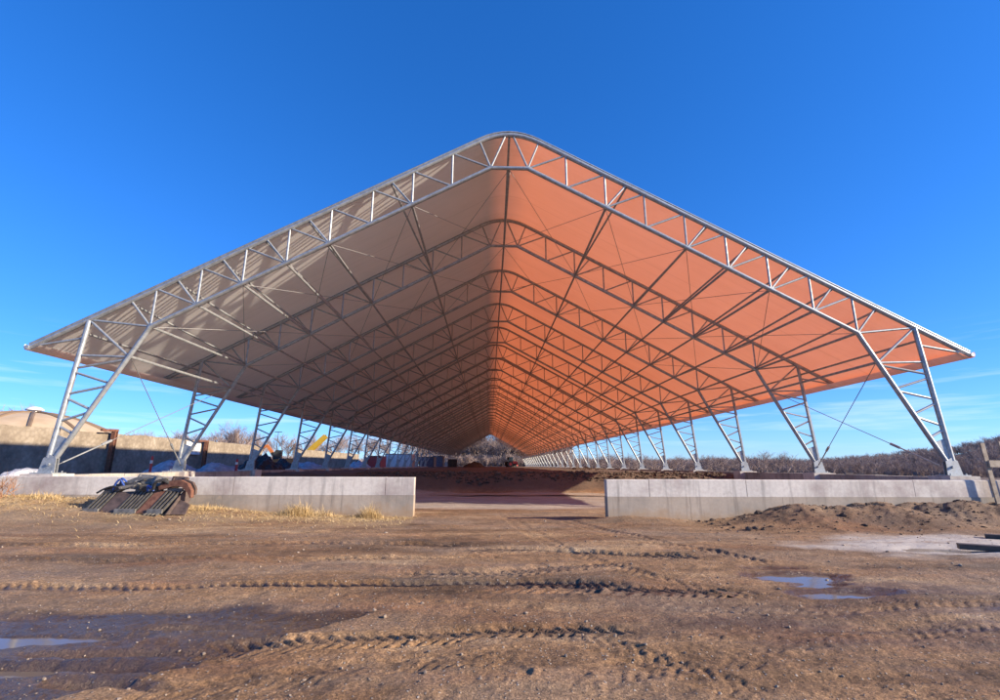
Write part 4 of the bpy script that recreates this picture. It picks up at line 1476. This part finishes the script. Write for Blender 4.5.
tractor(511, 150, 'red tractor parked inside near the far open end', MAT['red'], 1.15, 0.4)
p = at(452.5, 468, depth=105)
t = thing('crate', 'dark square crate on the soil near the far left of the shelter', 'crate', (p.x, 105, gz(p.x, 105)))
MB().box((-0.95, -0.8, 0.1), (0.95, 0.8, 1.75)).build('box', MAT['scrap'], t)
mb = MB()
for x in (-0.9, 0, 0.9):
    mb.box((x - 0.07, -0.87, 0), (x + 0.07, -0.805, 1.8))
mb.box((-1.0, -0.93, 0.9), (1.0, -0.872, 1.05))
mb.build('batten', MAT['darktimber'], t)

# ------------------------------------------------------------------ light, sky, camera
world = bpy.data.worlds.new('World')
scene.world = world
world.use_nodes = True
nt = world.node_tree
bg = nt.nodes['Background']
sky = nt.nodes.new('ShaderNodeTexSky')
sky.sky_type = 'NISHITA'
sky.sun_disc = False
sky.sun_elevation = ELEV
sky.sun_rotation = math.atan2(SUN.x, SUN.y)
sky.altitude = 800
sky.air_density = 1.0
sky.dust_density = 0.25
sky.ozone_density = 2.0
hs = nt.nodes.new('ShaderNodeHueSaturation')
hs.inputs['Saturation'].default_value = 1.14
gm = nt.nodes.new('ShaderNodeGamma')
gm.inputs['Gamma'].default_value = 0.80
nt.links.new(sky.outputs[0], gm.inputs['Color'])
nt.links.new(mix(nt, 1.0, gm.outputs[0], (0.47, 0.69, 1.18), 'MULTIPLY'), hs.inputs['Color'])
# a few thin streaks of cloud low over the horizon
tc = nt.nodes.new('ShaderNodeTexCoord')
mp = nt.nodes.new('ShaderNodeMapping')
mp.inputs['Scale'].default_value = (1.5, 1.5, 22)
nt.links.new(tc.outputs['Generated'], mp.inputs['Vector'])
cf = ramp(nt, noise(nt, mp.outputs['Vector'], 2.2, 5, 0.6), [(0.52, (0, 0, 0)), (0.72, (1, 1, 1))])
sp_ = nt.nodes.new('ShaderNodeSeparateXYZ')
nt.links.new(tc.outputs['Generated'], sp_.inputs[0])
band = ramp(nt, sp_.outputs['Z'], [(0.02, (0, 0, 0)), (0.06, (1, 1, 1)), (0.15, (1, 1, 1)), (0.22, (0, 0, 0))])
cl = math_n(nt, 'MULTIPLY', math_n(nt, 'MULTIPLY', cf, band), 0.30)
skyc = mix(nt, cl, hs.outputs['Color'], (4.2, 4.6, 5.0))
nt.links.new(skyc, bg.inputs['Color'])
bg.inputs['Strength'].default_value = 0.115

sun = bpy.data.lights.new('sun', 'SUN')
sun.energy = 3.9
sun.angle = math.radians(0.5)
sun.color = (1.0, 0.83, 0.63)
so = bpy.data.objects.new('sun', sun)
COL.objects.link(so)
so.rotation_mode = 'QUATERNION'
so.rotation_quaternion = SUN.to_track_quat('Z', 'Y')
so.location = SUN * 100

cam = bpy.data.cameras.new('camera')
cam.sensor_fit = 'HORIZONTAL'
cam.sensor_width = 36.0
cam.lens = 36.0 * F_PX / 1000
cam.clip_start = 0.05
cam.clip_end = 6000
co = bpy.data.objects.new('camera', cam)
COL.objects.link(co)
co.location = CAM
co.rotation_mode = 'QUATERNION'
fwd = Vector((math.sin(YAW) * math.cos(PITCH), math.cos(YAW) * math.cos(PITCH), math.sin(PITCH)))
right = Vector((math.cos(YAW), -math.sin(YAW), 0))
upv = right.cross(fwd)
# roll: the picture's content turns clockwise by ROLL
r2 = right * math.cos(ROLL) + upv * math.sin(ROLL)
u2 = upv * math.cos(ROLL) - right * math.sin(ROLL)
co.rotation_quaternion = Matrix((r2, u2, -fwd)).transposed().to_quaternion()
scene.camera = co

vs_ = scene.view_settings
vs_.view_transform = 'Standard'
vs_.look = 'None'
vs_.gamma = 1.0
vs_.exposure = 1.33
vs_.use_curve_mapping = False
scene.cycles.max_bounces = 12
scene.cycles.diffuse_bounces = 8
scene.cycles.transmission_bounces = 6
scene.cycles.use_denoising = True
scene.cycles.sample_clamp_indirect = 8
